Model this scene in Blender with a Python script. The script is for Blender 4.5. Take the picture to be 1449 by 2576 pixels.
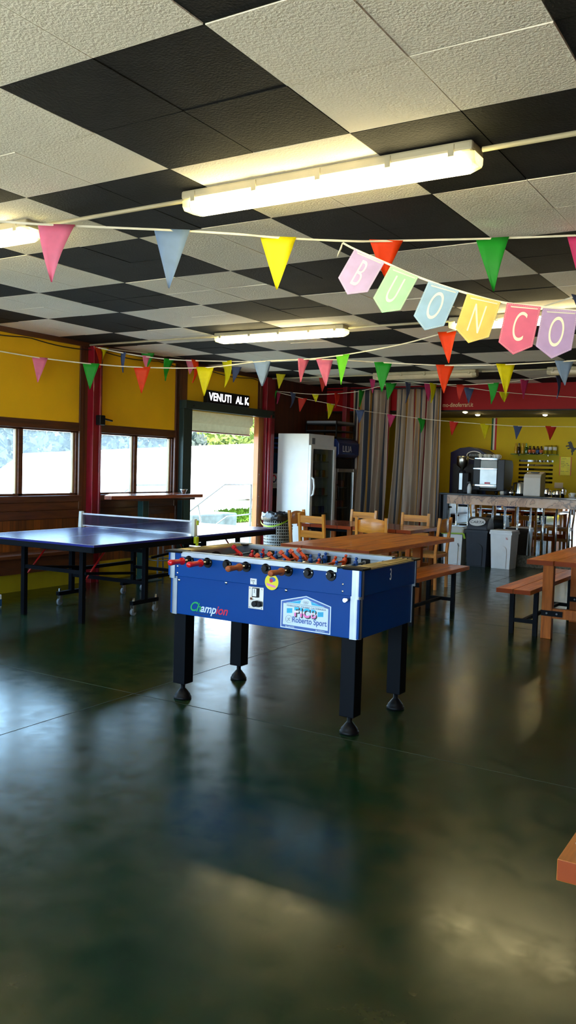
import bpy, math, random
from mathutils import Vector, Matrix
PI = math.pi
scene = bpy.context.scene
COL = scene.collection
for _o in list(bpy.data.objects):
    bpy.data.objects.remove(_o, do_unlink=True)

# ------------------------------------------------------------------ camera
cam_data = bpy.data.cameras.new('camera')
cam = bpy.data.objects.new('camera', cam_data)
COL.objects.link(cam)
RT, UP, FW = Vector((0.851008, 0.524347, 0.029085)), Vector((-0.052829, 0.030374, 0.998142)), Vector((-0.522489, 0.850963, -0.053549))
cam.matrix_world = Matrix(((RT.x, UP.x, -FW.x, 0), (RT.y, UP.y, -FW.y, 0), (RT.z, UP.z, -FW.z, 1.5), (0, 0, 0, 1)))
cam_data.sensor_fit = 'VERTICAL'
cam_data.sensor_height = 36.0
cam_data.lens = 36.0 * 2159.25 / 2576.0
cam_data.clip_start = 0.05
cam_data.clip_end = 300
scene.camera = cam

# ------------------------------------------------------------------ world, sun, exposure
SKY = (0.50, 0.76, 1.0)
SKY_STRENGTH = 5.0
SUN_STRENGTH = 20.0
SUN_DIR = Vector((-0.75, 0.20, -0.63)).normalized()
LAMP_STRENGTH = 11.0
EXPOSURE = 1.3
world = bpy.data.worlds.new('world')
scene.world = world
world.use_nodes = True
bg = world.node_tree.nodes['Background']
bg.inputs['Color'].default_value = (*SKY, 1)
bg.inputs['Strength'].default_value = SKY_STRENGTH
sun_data = bpy.data.lights.new('sun', 'SUN')
sun_data.energy = SUN_STRENGTH
sun_data.angle = 0.05
sun_data.color = (1.0, 0.92, 0.78)
sun = bpy.data.objects.new('sun', sun_data)
COL.objects.link(sun)
sun.location = (12, 2, 12)
sun.rotation_euler = SUN_DIR.to_track_quat('-Z', 'Y').to_euler()
scene.view_settings.view_transform = 'Standard'
scene.view_settings.look = 'None'
scene.view_settings.gamma = 1.0
scene.view_settings.use_curve_mapping = False
scene.view_settings.exposure = EXPOSURE
scene.cycles.max_bounces = 10
scene.cycles.diffuse_bounces = 6
scene.cycles.glossy_bounces = 5
scene.cycles.transparent_max_bounces = 12
scene.cycles.sample_clamp_indirect = 6.0
scene.cycles.caustics_reflective = False
scene.cycles.caustics_refractive = False

# ------------------------------------------------------------------ materials
def srgb(r, g, b):
    f = lambda c: (c / 255.0) / 12.92 if c / 255.0 <= 0.04045 else (((c / 255.0) + 0.055) / 1.055) ** 2.4
    return (f(r), f(g), f(b))

class NT:
    def __init__(s, name):
        s.m = bpy.data.materials.new(name); s.m.use_nodes = True
        s.t = s.m.node_tree; s.b = s.t.nodes['Principled BSDF']; s.out = s.t.nodes['Material Output']
    def n(s, typ, **kw):
        nd = s.t.nodes.new(typ)
        for k, v in kw.items():
            if k in nd.inputs.keys(): nd.inputs[k].default_value = v
            else: setattr(nd, k, v)
        return nd
    def l(s, a, b): s.t.links.new(a, b)
    def ramp(s, fac, stops, interp='LINEAR'):
        r = s.n('ShaderNodeValToRGB'); r.color_ramp.interpolation = interp
        e = r.color_ramp.elements
        while len(e) > 1: e.remove(e[-1])
        e[0].position, e[0].color = stops[0][0], (*stops[0][1], 1)
        for p, c in stops[1:]:
            x = e.new(p); x.color = (*c, 1)
        s.l(fac, r.inputs['Fac']); return r
    def coords(s, scale=(1, 1, 1)):
        tc = s.n('ShaderNodeTexCoord'); mp = s.n('ShaderNodeMapping'); mp.inputs['Scale'].default_value = scale
        s.l(tc.outputs['Object'], mp.inputs['Vector']); return mp.outputs['Vector']

def mat(name, col, rough=0.5, metal=0.0, var=0.12, nscale=6.0, bump=0.0, bscale=60.0, emit=None, estr=0.0, coat=0.0, spec=0.5, trans=0.0, sheen=0.0):
    k = NT(name); b = k.b
    v = k.coords()
    nz = k.n('ShaderNodeTexNoise', Scale=nscale, Detail=4.0)
    k.l(v, nz.inputs['Vector'])
    lo = tuple(c * (1 - var) for c in col); hi = tuple(min(1, c * (1 + var)) for c in col)
    r = k.ramp(nz.outputs['Fac'], [(0.3, lo), (0.7, hi)])
    k.l(r.outputs['Color'], b.inputs['Base Color'])
    b.inputs['Roughness'].default_value = rough
    b.inputs['Metallic'].default_value = metal
    b.inputs['Specular IOR Level'].default_value = spec
    b.inputs['Coat Weight'].default_value = coat
    b.inputs['Transmission Weight'].default_value = trans
    if emit:
        b.inputs['Emission Color'].default_value = (*emit, 1); b.inputs['Emission Strength'].default_value = estr
    if bump:
        n2 = k.n('ShaderNodeTexNoise', Scale=bscale, Detail=3.0); k.l(v, n2.inputs['Vector'])
        bp = k.n('ShaderNodeBump', Strength=bump, Distance=0.01); k.l(n2.outputs['Fac'], bp.inputs['Height']); k.l(bp.outputs['Normal'], b.inputs['Normal'])
    return k.m

def wood(name, dark, light, axis='y', rough=0.4, scale=1.0, coat=0.2, spec=0.5):
    k = NT(name); s = [9.0 * scale] * 3; s['xyz'.index(axis)] = 0.8 * scale
    v = k.coords(tuple(s))
    n1 = k.n('ShaderNodeTexNoise', Scale=2.2, Detail=6.0, Distortion=0.6); k.l(v, n1.inputs['Vector'])
    n2 = k.n('ShaderNodeTexNoise', Scale=12.0, Detail=3.0); k.l(v, n2.inputs['Vector'])
    mx = k.n('ShaderNodeMath', operation='MULTIPLY_ADD'); mx.inputs[1].default_value = 0.35
    k.l(n2.outputs['Fac'], mx.inputs[0]); k.l(n1.outputs['Fac'], mx.inputs[2])
    r = k.ramp(mx.outputs[0], [(0.45, dark), (0.85, light)])
    k.l(r.outputs['Color'], k.b.inputs['Base Color'])
    k.b.inputs['Roughness'].default_value = rough; k.b.inputs['Coat Weight'].default_value = coat; k.b.inputs['Specular IOR Level'].default_value = spec
    bp = k.n('ShaderNodeBump', Strength=0.12, Distance=0.005); k.l(n2.outputs['Fac'], bp.inputs['Height']); k.l(bp.outputs['Normal'], k.b.inputs['Normal'])
    return k.m

def boards(name, dark, light, w=0.11, rough=0.45):
    """upright match boarding on walls facing +x: board divisions along y"""
    k = NT(name)
    v = k.coords((1, 1, 1))
    sx = k.n('ShaderNodeSeparateXYZ'); k.l(v, sx.inputs[0])
    d = k.n('ShaderNodeMath', operation='DIVIDE'); d.inputs[1].default_value = w; k.l(sx.outputs['Y'], d.inputs[0])
    fl = k.n('ShaderNodeMath', operation='FLOOR'); k.l(d.outputs[0], fl.inputs[0])
    fr = k.n('ShaderNodeMath', operation='FRACT'); k.l(d.outputs[0], fr.inputs[0])
    wn = k.n('ShaderNodeTexWhiteNoise', noise_dimensions='1D'); k.l(fl.outputs[0], wn.inputs['W'])
    mp = k.n('ShaderNodeMapping'); mp.inputs['Scale'].default_value = (8, 8, 0.9); k.l(v, mp.inputs['Vector'])
    nz = k.n('ShaderNodeTexNoise', Scale=2.0, Detail=5.0, Distortion=0.5); k.l(mp.outputs[0], nz.inputs['Vector'])
    ad = k.n('ShaderNodeMath', operation='MULTIPLY_ADD'); ad.inputs[1].default_value = 0.35; k.l(wn.outputs['Value'], ad.inputs[0]); k.l(nz.outputs['Fac'], ad.inputs[2])
    r = k.ramp(ad.outputs[0], [(0.4, dark), (0.95, light)])
    gr = k.n('ShaderNodeMath', operation='LESS_THAN'); gr.inputs[1].default_value = 0.05; k.l(fr.outputs[0], gr.inputs[0])
    mxx = k.n('ShaderNodeMix', data_type='RGBA'); k.l(gr.outputs[0], mxx.inputs[0]); k.l(r.outputs['Color'], mxx.inputs[6]); mxx.inputs[7].default_value = (*[c * 0.3 for c in dark], 1)
    k.l(mxx.outputs[2], k.b.inputs['Base Color']); k.b.inputs['Roughness'].default_value = rough
    return k.m

def see_through(name, col, alpha, rough=0.5):
    k = NT(name); tr = k.n('ShaderNodeBsdfTransparent'); mx = k.n('ShaderNodeMixShader'); mx.inputs[0].default_value = alpha
    k.b.inputs['Base Color'].default_value = (*col, 1); k.b.inputs['Roughness'].default_value = rough
    k.l(tr.outputs[0], mx.inputs[1]); k.l(k.b.outputs[0], mx.inputs[2]); k.l(mx.outputs[0], k.out.inputs['Surface'])
    return k.m

def emit_mat(name, col, st):
    k = NT(name); b = k.b
    b.inputs['Base Color'].default_value = (*col, 1); b.inputs['Emission Color'].default_value = (*col, 1); b.inputs['Emission Strength'].default_value = st
    nz = k.n('ShaderNodeTexNoise', Scale=3.0); mr = k.n('ShaderNodeMapRange'); mr.inputs['To Min'].default_value = 0.3; mr.inputs['To Max'].default_value = 0.45
    k.l(k.coords(), nz.inputs['Vector']); k.l(nz.outputs['Fac'], mr.inputs['Value']); k.l(mr.outputs[0], b.inputs['Roughness'])
    return k.m

# floor: sealed green-grey concrete with cloudy patches
def floor_mat():
    k = NT('polished_green_concrete'); v = k.coords()
    n1 = k.n('ShaderNodeTexNoise', Scale=1.1, Detail=7.0, Roughness=0.65); k.l(v, n1.inputs['Vector'])
    n2 = k.n('ShaderNodeTexNoise', Scale=7.0, Detail=8.0, Roughness=0.65); k.l(v, n2.inputs['Vector'])
    ad = k.n('ShaderNodeMath', operation='MULTIPLY_ADD'); ad.inputs[1].default_value = 0.45; k.l(n2.outputs['Fac'], ad.inputs[0]); k.l(n1.outputs['Fac'], ad.inputs[2])
    r = k.ramp(ad.outputs[0], [(0.48, (0.0015, 0.014, 0.008)), (0.66, (0.004, 0.023, 0.010)), (0.80, (0.015, 0.027, 0.007)), (0.95, (0.038, 0.034, 0.009))])
    # small dark specks
    n3 = k.n('ShaderNodeTexNoise', Scale=22.0, Detail=3.0); k.l(v, n3.inputs['Vector'])
    sp = k.ramp(n3.outputs['Fac'], [(0.24, (0.6, 0.6, 0.6)), (0.32, (1, 1, 1))])
    m1 = k.n('ShaderNodeMix', data_type='RGBA', blend_type='MULTIPLY'); m1.inputs[0].default_value = 1.0
    k.l(r.outputs['Color'], m1.inputs[6]); k.l(sp.outputs['Color'], m1.inputs[7])
    k.l(m1.outputs[2], k.b.inputs['Base Color'])
    mr = k.n('ShaderNodeMapRange'); mr.inputs['From Min'].default_value = 0.3; mr.inputs['From Max'].default_value = 0.7
    mr.inputs['To Min'].default_value = 0.16; mr.inputs['To Max'].default_value = 0.27
    k.l(n2.outputs['Fac'], mr.inputs['Value']); k.l(mr.outputs[0], k.b.inputs['Roughness'])
    k.b.inputs['Specular IOR Level'].default_value = 0.31
    bp = k.n('ShaderNodeBump', Strength=0.05, Distance=0.01); k.l(n2.outputs['Fac'], bp.inputs['Height']); k.l(bp.outputs['Normal'], k.b.inputs['Normal'])
    return k.m

def marble_mat():
    k = NT('pink_marble'); v = k.coords((1, 1, 1))
    n1 = k.n('ShaderNodeTexNoise', Scale=3.0, Detail=5.0, Distortion=1.5); k.l(v, n1.inputs['Vector'])
    r = k.ramp(n1.outputs['Fac'], [(0.3, srgb(150, 112, 88)), (0.47, srgb(214, 164, 128)), (0.495, srgb(120, 96, 82)), (0.515, srgb(218, 170, 134)), (0.75, srgb(228, 188, 156))])
    k.l(r.outputs['Color'], k.b.inputs['Base Color']); k.b.inputs['Roughness'].default_value = 0.25
    return k.m

def curtain_mat():
    k = NT('striped_linen')
    uv = k.n('ShaderNodeUVMap'); sx = k.n('ShaderNodeSeparateXYZ'); k.l(uv.outputs[0], sx.inputs[0])
    fr = k.n('ShaderNodeMath', operation='FRACT'); k.l(sx.outputs['X'], fr.inputs[0])
    be, go, bl, ma, wh = srgb(176, 156, 136), srgb(170, 122, 54), srgb(66, 70, 82), srgb(118, 16, 26), srgb(192, 174, 158)
    r = k.ramp(fr.outputs[0], [(0.0, be), (0.10, go), (0.155, bl), (0.20, wh), (0.25, ma), (0.30, go), (0.34, be), (0.47, wh), (0.50, bl), (0.56, be), (0.66, go), (0.70, bl), (0.75, wh), (0.86, be), (0.93, ma), (0.965, go), (0.985, be)], 'CONSTANT')
    k.l(r.outputs['Color'], k.b.inputs['Base Color']); k.b.inputs['Roughness'].default_value = 0.9
    nz = k.n('ShaderNodeTexNoise', Scale=300.0); k.l(k.coords(), nz.inputs['Vector'])
    bp = k.n('ShaderNodeBump', Strength=0.15, Distance=0.003); k.l(nz.outputs['Fac'], bp.inputs['Height']); k.l(bp.outputs['Normal'], k.b.inputs['Normal'])
    return k.m

def glass_mat(name, tint, gloss=0.08, haze=0.0, hazecol=(0.8, 0.88, 1.0)):
    """thin pane: mostly transparent, a little gloss, a film of dirt that scatters"""
    k = NT(name)
    tr = k.n('ShaderNodeBsdfTransparent'); tr.inputs[0].default_value = (*tint, 1)
    gl = k.n('ShaderNodeBsdfGlossy'); gl.inputs['Roughness'].default_value = 0.03
    m1 = k.n('ShaderNodeMixShader'); m1.inputs[0].default_value = gloss
    k.l(tr.outputs[0], m1.inputs[1]); k.l(gl.outputs[0], m1.inputs[2])
    last = m1
    if haze:
        tl = k.n('ShaderNodeBsdfTranslucent'); tl.inputs[0].default_value = (*hazecol, 1)
        nz = k.n('ShaderNodeTexNoise', Scale=2.5, Detail=5.0); k.l(k.coords(), nz.inputs['Vector'])
        mr = k.n('ShaderNodeMapRange'); mr.inputs['To Min'].default_value = haze * 0.5; mr.inputs['To Max'].default_value = haze * 1.5; k.l(nz.outputs['Fac'], mr.inputs['Value'])
        m2 = k.n('ShaderNodeMixShader'); k.l(mr.outputs[0], m2.inputs[0]); k.l(m1.outputs[0], m2.inputs[1]); k.l(tl.outputs[0], m2.inputs[2]); last = m2
    k.l(last.outputs[0], k.out.inputs['Surface'])
    return k.m

def leaf_mat(name, a, b):
    k = NT(name); nz = k.n('ShaderNodeTexNoise', Scale=2.0, Detail=4.0); k.l(k.coords(), nz.inputs['Vector'])
    r = k.ramp(nz.outputs['Fac'], [(0.35, a), (0.65, b)])
    k.l(r.outputs['Color'], k.b.inputs['Base Color']); k.b.inputs['Roughness'].default_value = 0.7
    tl = k.n('ShaderNodeBsdfTranslucent'); k.l(r.outputs['Color'], tl.inputs[0]); mx = k.n('ShaderNodeMixShader'); mx.inputs[0].default_value = 0.35
    k.l(k.b.outputs[0], mx.inputs[1]); k.l(tl.outputs[0], mx.inputs[2]); k.l(mx.outputs[0], k.out.inputs['Surface'])
    return k.m

def paper_mat(name, col, tl=0.35):
    k = NT(name); nz = k.n('ShaderNodeTexNoise', Scale=14.0, Detail=4.0); k.l(k.coords(), nz.inputs['Vector'])
    r = k.ramp(nz.outputs['Fac'], [(0.3, tuple(c * 0.86 for c in col)), (0.7, col)])
    k.l(r.outputs['Color'], k.b.inputs['Base Color']); k.b.inputs['Roughness'].default_value = 0.6
    t = k.n('ShaderNodeBsdfTranslucent'); k.l(r.outputs['Color'], t.inputs[0]); mx = k.n('ShaderNodeMixShader'); mx.inputs[0].default_value = tl
    k.l(k.b.outputs[0], mx.inputs[1]); k.l(t.outputs[0], mx.inputs[2]); k.l(mx.outputs[0], k.out.inputs['Surface'])
    return k.m

M = {}
M['floor'] = floor_mat()
M['joint'] = mat('joint_filler', (0.012, 0.016, 0.012), 0.7)
M['tile_white'] = mat('white_ceiling_tile', srgb(242, 236, 222), 0.85, var=0.04, nscale=2.0, bump=0.5, bscale=90)
M['tile_black'] = mat('black_ceiling_tile', (0.0055, 0.0055, 0.0055), 0.8, var=0.5, nscale=5.0, bump=0.4, bscale=90, spec=0.25)
M['lath'] = mat('ceiling_lath', srgb(170, 158, 130), 0.8)
M['yellow_panel'] = mat('yellow_painted_panel', srgb(240, 184, 0), 0.8, var=0.08, nscale=1.5, bump=0.06, bscale=120)
M['yellow_paint'] = mat('yellow_wall_paint', srgb(206, 182, 14), 0.7, var=0.06, nscale=2.0)
M['yellow_plinth'] = mat('yellow_plinth_paint', srgb(190, 160, 16), 0.6, var=0.15, nscale=3.0)
M['brown_trim'] = wood('brown_stained_trim', srgb(58, 26, 10), srgb(92, 46, 18), 'y', 0.5)
M['brown_trim_z'] = wood('brown_stained_upright', srgb(58, 26, 10), srgb(92, 46, 18), 'z', 0.5)
M['jamb'] = wood('orange_door_jamb', srgb(150, 82, 26), srgb(186, 112, 46), 'z', 0.4)
M['boards'] = boards('brown_match_boarding', srgb(70, 34, 10), srgb(124, 66, 20))
M['boards_dark'] = boards('dark_brown_boarding', srgb(52, 22, 8), srgb(92, 42, 16), 0.14)
M['frame_sunlit'] = wood('sunlit_sash_edge', srgb(120, 92, 60), srgb(170, 140, 100), 'z', 0.5)  # pale colour paints in sunlight on the frame edges
M['red_post'] = mat('red_steel_paint', srgb(126, 8, 26), 0.35, coat=0.3)
M['red_header'] = mat('red_fascia_panel', srgb(150, 2, 8), 0.5, var=0.05, spec=0.2)
M['green_dark'] = mat('dark_green_steel_paint', srgb(20, 42, 38), 0.45)
M['green_leg'] = mat('teal_green_steel_paint', srgb(22, 62, 58), 0.45)
M['black'] = mat('black_plastic', (0.003, 0.003, 0.004), 0.45, spec=0.22)
M['black_satin'] = mat('black_satin_steel', (0.0022, 0.003, 0.0055), 0.55, spec=0.1)
M['black_gloss'] = mat('black_polished_stone', (0.006, 0.006, 0.006), 0.12, coat=0.5)
M['dark_grey'] = mat('dark_grey_plastic', srgb(34, 37, 44), 0.5)
M['bin_black'] = mat('anthracite_bin_plastic', srgb(36, 42, 54), 0.5)
M['grey'] = mat('mid_grey_plastic', srgb(120, 124, 130), 0.5)
M['steel'] = mat('brushed_steel', srgb(186, 184, 178), 0.28, metal=1.0)
M['dark_steel'] = mat('dark_brushed_steel', srgb(120, 118, 112), 0.35, metal=0.9)
M['alu'] = mat('anodised_aluminium', srgb(160, 166, 174), 0.42, metal=0.85)
M['chrome'] = mat('chrome', (0.85, 0.85, 0.85), 0.06, metal=1.0, var=0.02)
M['brass_rod'] = mat('polished_rod_steel', srgb(226, 214, 188), 0.16, metal=1.0)
M['mirror'] = mat('mirror_glass', (0.82, 0.84, 0.84), 0.015, metal=1.0, var=0.01)
M['white_plastic'] = mat('white_plastic', srgb(222, 224, 228), 0.45, var=0.04)
M['white_enamel'] = mat('white_enamel', srgb(240, 243, 246), 0.4, var=0.03)
M['white_paper'] = mat('white_paper', srgb(226, 228, 230), 0.7, var=0.04)
M['bin_white'] = mat('white_bin_plastic', srgb(236, 238, 242), 0.5, var=0.04)
M['cream'] = mat('cream_plastic', srgb(216, 204, 190), 0.5, var=0.04)
M['blue_cab'] = mat('blue_laminate', srgb(0, 62, 138), 0.4, var=0.03, spec=0.15)
M['blue_top'] = mat('blue_table_top', srgb(30, 38, 120), 0.27, var=0.08)
M['white_line'] = mat('white_line_paint', srgb(210, 214, 226), 0.4)
M['blue_fridge'] = mat('blue_fridge_sign', srgb(8, 34, 92), 0.35)
M['navy'] = mat('navy_plastic', srgb(10, 12, 58), 0.4)
M['red_plastic'] = mat('red_plastic', srgb(206, 14, 30), 0.35, coat=0.2)
M['red_brace'] = mat('red_painted_brace', srgb(170, 14, 12), 0.4)
M['orange_plastic'] = mat('orange_plastic', srgb(214, 70, 22), 0.35)
M['blue_plastic'] = mat('blue_plastic', srgb(18, 74, 160), 0.35)
M['handle_brown'] = mat('brown_cork_grip', srgb(156, 78, 34), 0.6, bump=0.3, bscale=150)
M['handle_end'] = mat('terracotta_plastic', srgb(184, 66, 42), 0.4)
M['grey_felt'] = mat('grey_green_playfield', srgb(40, 70, 60), 0.5)
M['ivory'] = mat('ivory_rail', srgb(196, 180, 136), 0.35, metal=0.5)
M['table_y'] = wood('varnished_pine_planks', srgb(124, 62, 10), srgb(200, 124, 36), 'y', 0.40, 1.0, 0.1, 0.3)
M['table_end'] = mat('plank_end_grain', srgb(136, 54, 6), 0.6, spec=0.25)
M['bench_y'] = wood('varnished_bench_planks', srgb(140, 66, 12), srgb(204, 118, 40), 'y', 0.40, 1.0, 0.1, 0.3)
M['table_red'] = wood('reddish_table_planks', srgb(104, 44, 24), srgb(150, 74, 44), 'y', 0.25, 1.0, 0.45)
M['leg_wood'] = wood('varnished_leg_wood', srgb(140, 70, 12), srgb(192, 104, 28), 'z', 0.5, 1.0, 0.0, 0.25)
M['chair_wood'] = wood('honey_chair_wood', srgb(186, 116, 30), srgb(226, 156, 56), 'z', 0.35)
M['chair_wood_x'] = wood('honey_slat_wood', srgb(186, 116, 30), srgb(226, 156, 56), 'x', 0.35)
M['rush'] = mat('rush_seat', srgb(150, 118, 70), 0.85, bump=0.6, bscale=120)
M['curtain'] = curtain_mat()
M['marble'] = marble_mat()
M['kick'] = mat('patterned_steel_kick', srgb(92, 88, 76), 0.45, metal=0.6, var=0.5, nscale=40)
M['pane'] = glass_mat('dusty_window_glass', (0.90, 0.96, 1.0), 0.04, 0.06)
M['clear'] = glass_mat('cooler_door_glass', (0.55, 0.6, 0.58), 0.10)
M['glass_green'] = glass_mat('green_shelf_glass', (0.4, 0.7, 0.6), 0.15)
M['lamp_clear'] = glass_mat('clear_lamp_cover', (0.82, 0.86, 0.66), 0.15, 0.25, (0.9, 0.95, 0.7))
M['lamp_on'] = emit_mat('lit_tube_diffuser', (1.0, 0.82, 0.40), LAMP_STRENGTH)
M['lamp_off'] = mat('unlit_ribbed_diffuser', srgb(216, 200, 168), 0.3, trans=0.2)
M['lamp_body'] = mat('aged_ivory_lamp_body', srgb(178, 168, 140), 0.5)
M['spot_on'] = emit_mat('lit_spot_bulb', (1.0, 0.78, 0.36), 45.0)
M['led'] = emit_mat('white_led_dots', (0.9, 0.92, 1.0), 1.6)
M['bar_ceiling'] = mat('grey_bar_soffit', srgb(120, 112, 92), 0.8)

M['bag'] = mat('black_bin_liner', (0.012, 0.012, 0.014), 0.22, bump=0.5, bscale=25, coat=0.4)
M['bag_white'] = see_through('clear_bin_liner', srgb(220, 220, 214), 0.75, 0.3)
M['bag_tie'] = mat('yellow_green_drawstring', srgb(150, 190, 40), 0.4)
M['lattice'] = mat('grey_lattice_plastic', srgb(140, 146, 150), 0.45)
M['net'] = see_through('dark_net_mesh', srgb(36, 30, 50), 0.5, 0.9)
M['tape'] = mat('white_net_tape', srgb(216, 220, 226), 0.6)
M['net_post'] = mat('cream_net_post', srgb(214, 216, 206), 0.45)
M['lime'] = mat('lime_clamp_plastic', srgb(200, 214, 20), 0.4)
M['ribbon'] = mat('white_ribbon', srgb(226, 220, 200), 0.5)
M['cable'] = mat('black_cable', (0.008, 0.008, 0.008), 0.5)
M['white_canvas'] = mat('white_canvas_roof', (0.80, 0.82, 0.84), 0.7, var=0.02)
M['grey_canvas'] = mat('pale_grey_canvas_strip', (0.55, 0.58, 0.60), 0.7, var=0.02)
M['galv'] = mat('galvanised_rail', srgb(196, 208, 216), 0.4, metal=0.3)
M['ground'] = mat('pale_gravel_ground', srgb(190, 178, 150), 0.9, var=0.25, nscale=4.0, bump=0.3, bscale=30)
M['block'] = mat('grey_stone_block', srgb(110, 116, 112), 0.8, var=0.35, nscale=5.0)
M['paving'] = mat('pale_bounce_paving', srgb(214, 206, 188), 0.85, var=0.1)  # for the unseen ground added to bounce sunlight indoors
M['road'] = mat('blue_grey_asphalt', srgb(150, 168, 196), 0.8)
M['bark'] = mat('tree_bark', srgb(92, 76, 58), 0.9, var=0.3)
M['leaf_a'] = leaf_mat('olive_green_leaves', srgb(60, 78, 26), srgb(112, 124, 44))
M['leaf_b'] = leaf_mat('grey_green_leaves', srgb(26, 38, 36), srgb(60, 72, 66))
M['grass'] = leaf_mat('bright_grass', srgb(50, 96, 16), srgb(92, 140, 34))
M['deck'] = mat('concrete_landing', srgb(170, 160, 140), 0.9)
M['green_flag'] = mat('flag_green', srgb(6, 92, 52), 0.6)
M['red_flag'] = mat('flag_red', srgb(184, 24, 32), 0.6)
M['cyan'] = mat('cyan_print', srgb(30, 180, 222), 0.4)
M['print_blue'] = mat('mid_blue_print', srgb(52, 92, 170), 0.4)
M['print_grey'] = mat('grey_print', srgb(96, 104, 118), 0.5)
M['print_pink'] = mat('pink_print', srgb(232, 130, 196), 0.5)
M['print_black'] = mat('black_print', (0.01, 0.01, 0.015), 0.5)
M['print_green'] = mat('green_print', srgb(0, 160, 80), 0.5)
M['print_red'] = mat('crimson_print', srgb(206, 10, 60), 0.5)
M['print_navy'] = mat('navy_print', srgb(4, 36, 92), 0.5)
M['decal_white'] = mat('pale_decal_film', srgb(206, 224, 240), 0.35, var=0.02)
M['yellow_print'] = mat('yellow_sticker', srgb(232, 220, 10), 0.4)
M['poster_dark'] = mat('dark_poster_paper', srgb(14, 16, 24), 0.4)
M['poster_blue'] = mat('blue_poster_paper', srgb(16, 70, 110), 0.5)
M['header_text'] = mat('cream_vinyl_letters', srgb(214, 176, 130), 0.5)
M['ceramic'] = mat('white_ceramic', srgb(226, 222, 212), 0.25)
M['brown_glass'] = mat('dark_bottle_glass', (0.012, 0.006, 0.004), 0.1, coat=0.6)
M['amber_glass'] = mat('amber_juice_glass', srgb(190, 150, 30), 0.12, coat=0.5)
M['label_orange'] = mat('orange_bottle_label', srgb(200, 110, 70), 0.5)
M['label_blue'] = mat('blue_bottle_label', srgb(60, 90, 150), 0.5)
M['can_red'] = mat('red_drink_can', srgb(190, 40, 30), 0.3, metal=0.3)
M['can_yellow'] = mat('yellow_drink_can', srgb(190, 170, 30), 0.3, metal=0.3)
M['can_blue'] = mat('blue_drink_can', srgb(50, 70, 170), 0.3, metal=0.3)
M['can_orange'] = mat('orange_drink_can', srgb(220, 120, 30), 0.3, metal=0.3)
M['can_silver'] = mat('silver_drink_can', srgb(150, 150, 140), 0.3, metal=0.4)
M['fridge_in'] = mat('cooler_lining', srgb(96, 100, 88), 0.6)
M['cupboard'] = mat('grey_steel_cupboard', srgb(70, 74, 82), 0.5)
def gradient_print():
    k = NT('tricolour_print'); sx = k.n('ShaderNodeSeparateXYZ'); k.l(k.coords((1, 20, 1)), sx.inputs[0])
    r = k.ramp(sx.outputs['Y'], [(0.0, srgb(232, 120, 190)), (0.36, srgb(236, 226, 240)), (0.62, srgb(30, 180, 222))], 'CONSTANT')
    k.l(r.outputs['Color'], k.b.inputs['Base Color']); k.b.inputs['Roughness'].default_value = 0.45
    return k.m
M['print_gradient'] = gradient_print()
PEN = {'pink': srgb(250, 142, 180), 'grey': srgb(144, 172, 210), 'yellow': srgb(240, 232, 0), 'orange': srgb(252, 74, 4), 'green': srgb(34, 176, 50), 'lime': srgb(112, 214, 40), 'rose': srgb(226, 66, 130), 'slate': srgb(96, 116, 164), 'red': srgb(226, 52, 34)}
M['blind'] = paper_mat('grey_fabric_blind', srgb(190, 184, 162), 0.45)
for _k, _c in PEN.items(): M['pen_' + _k] = paper_mat('pennant_paper_' + _k, _c)
CARD = [srgb(186, 168, 222), srgb(160, 214, 180), srgb(150, 190, 226), srgb(244, 214, 110), srgb(240, 116, 150), srgb(206, 172, 218)]
for _i, _c in enumerate(CARD): M['card%d' % _i] = paper_mat('card_' + 'lilac mint sky lemon rose violet'.split()[_i], _c, 0.25)
M['card_letter'] = mat('cream_card_letter', srgb(250, 240, 206), 0.6, var=0.02)

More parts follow.
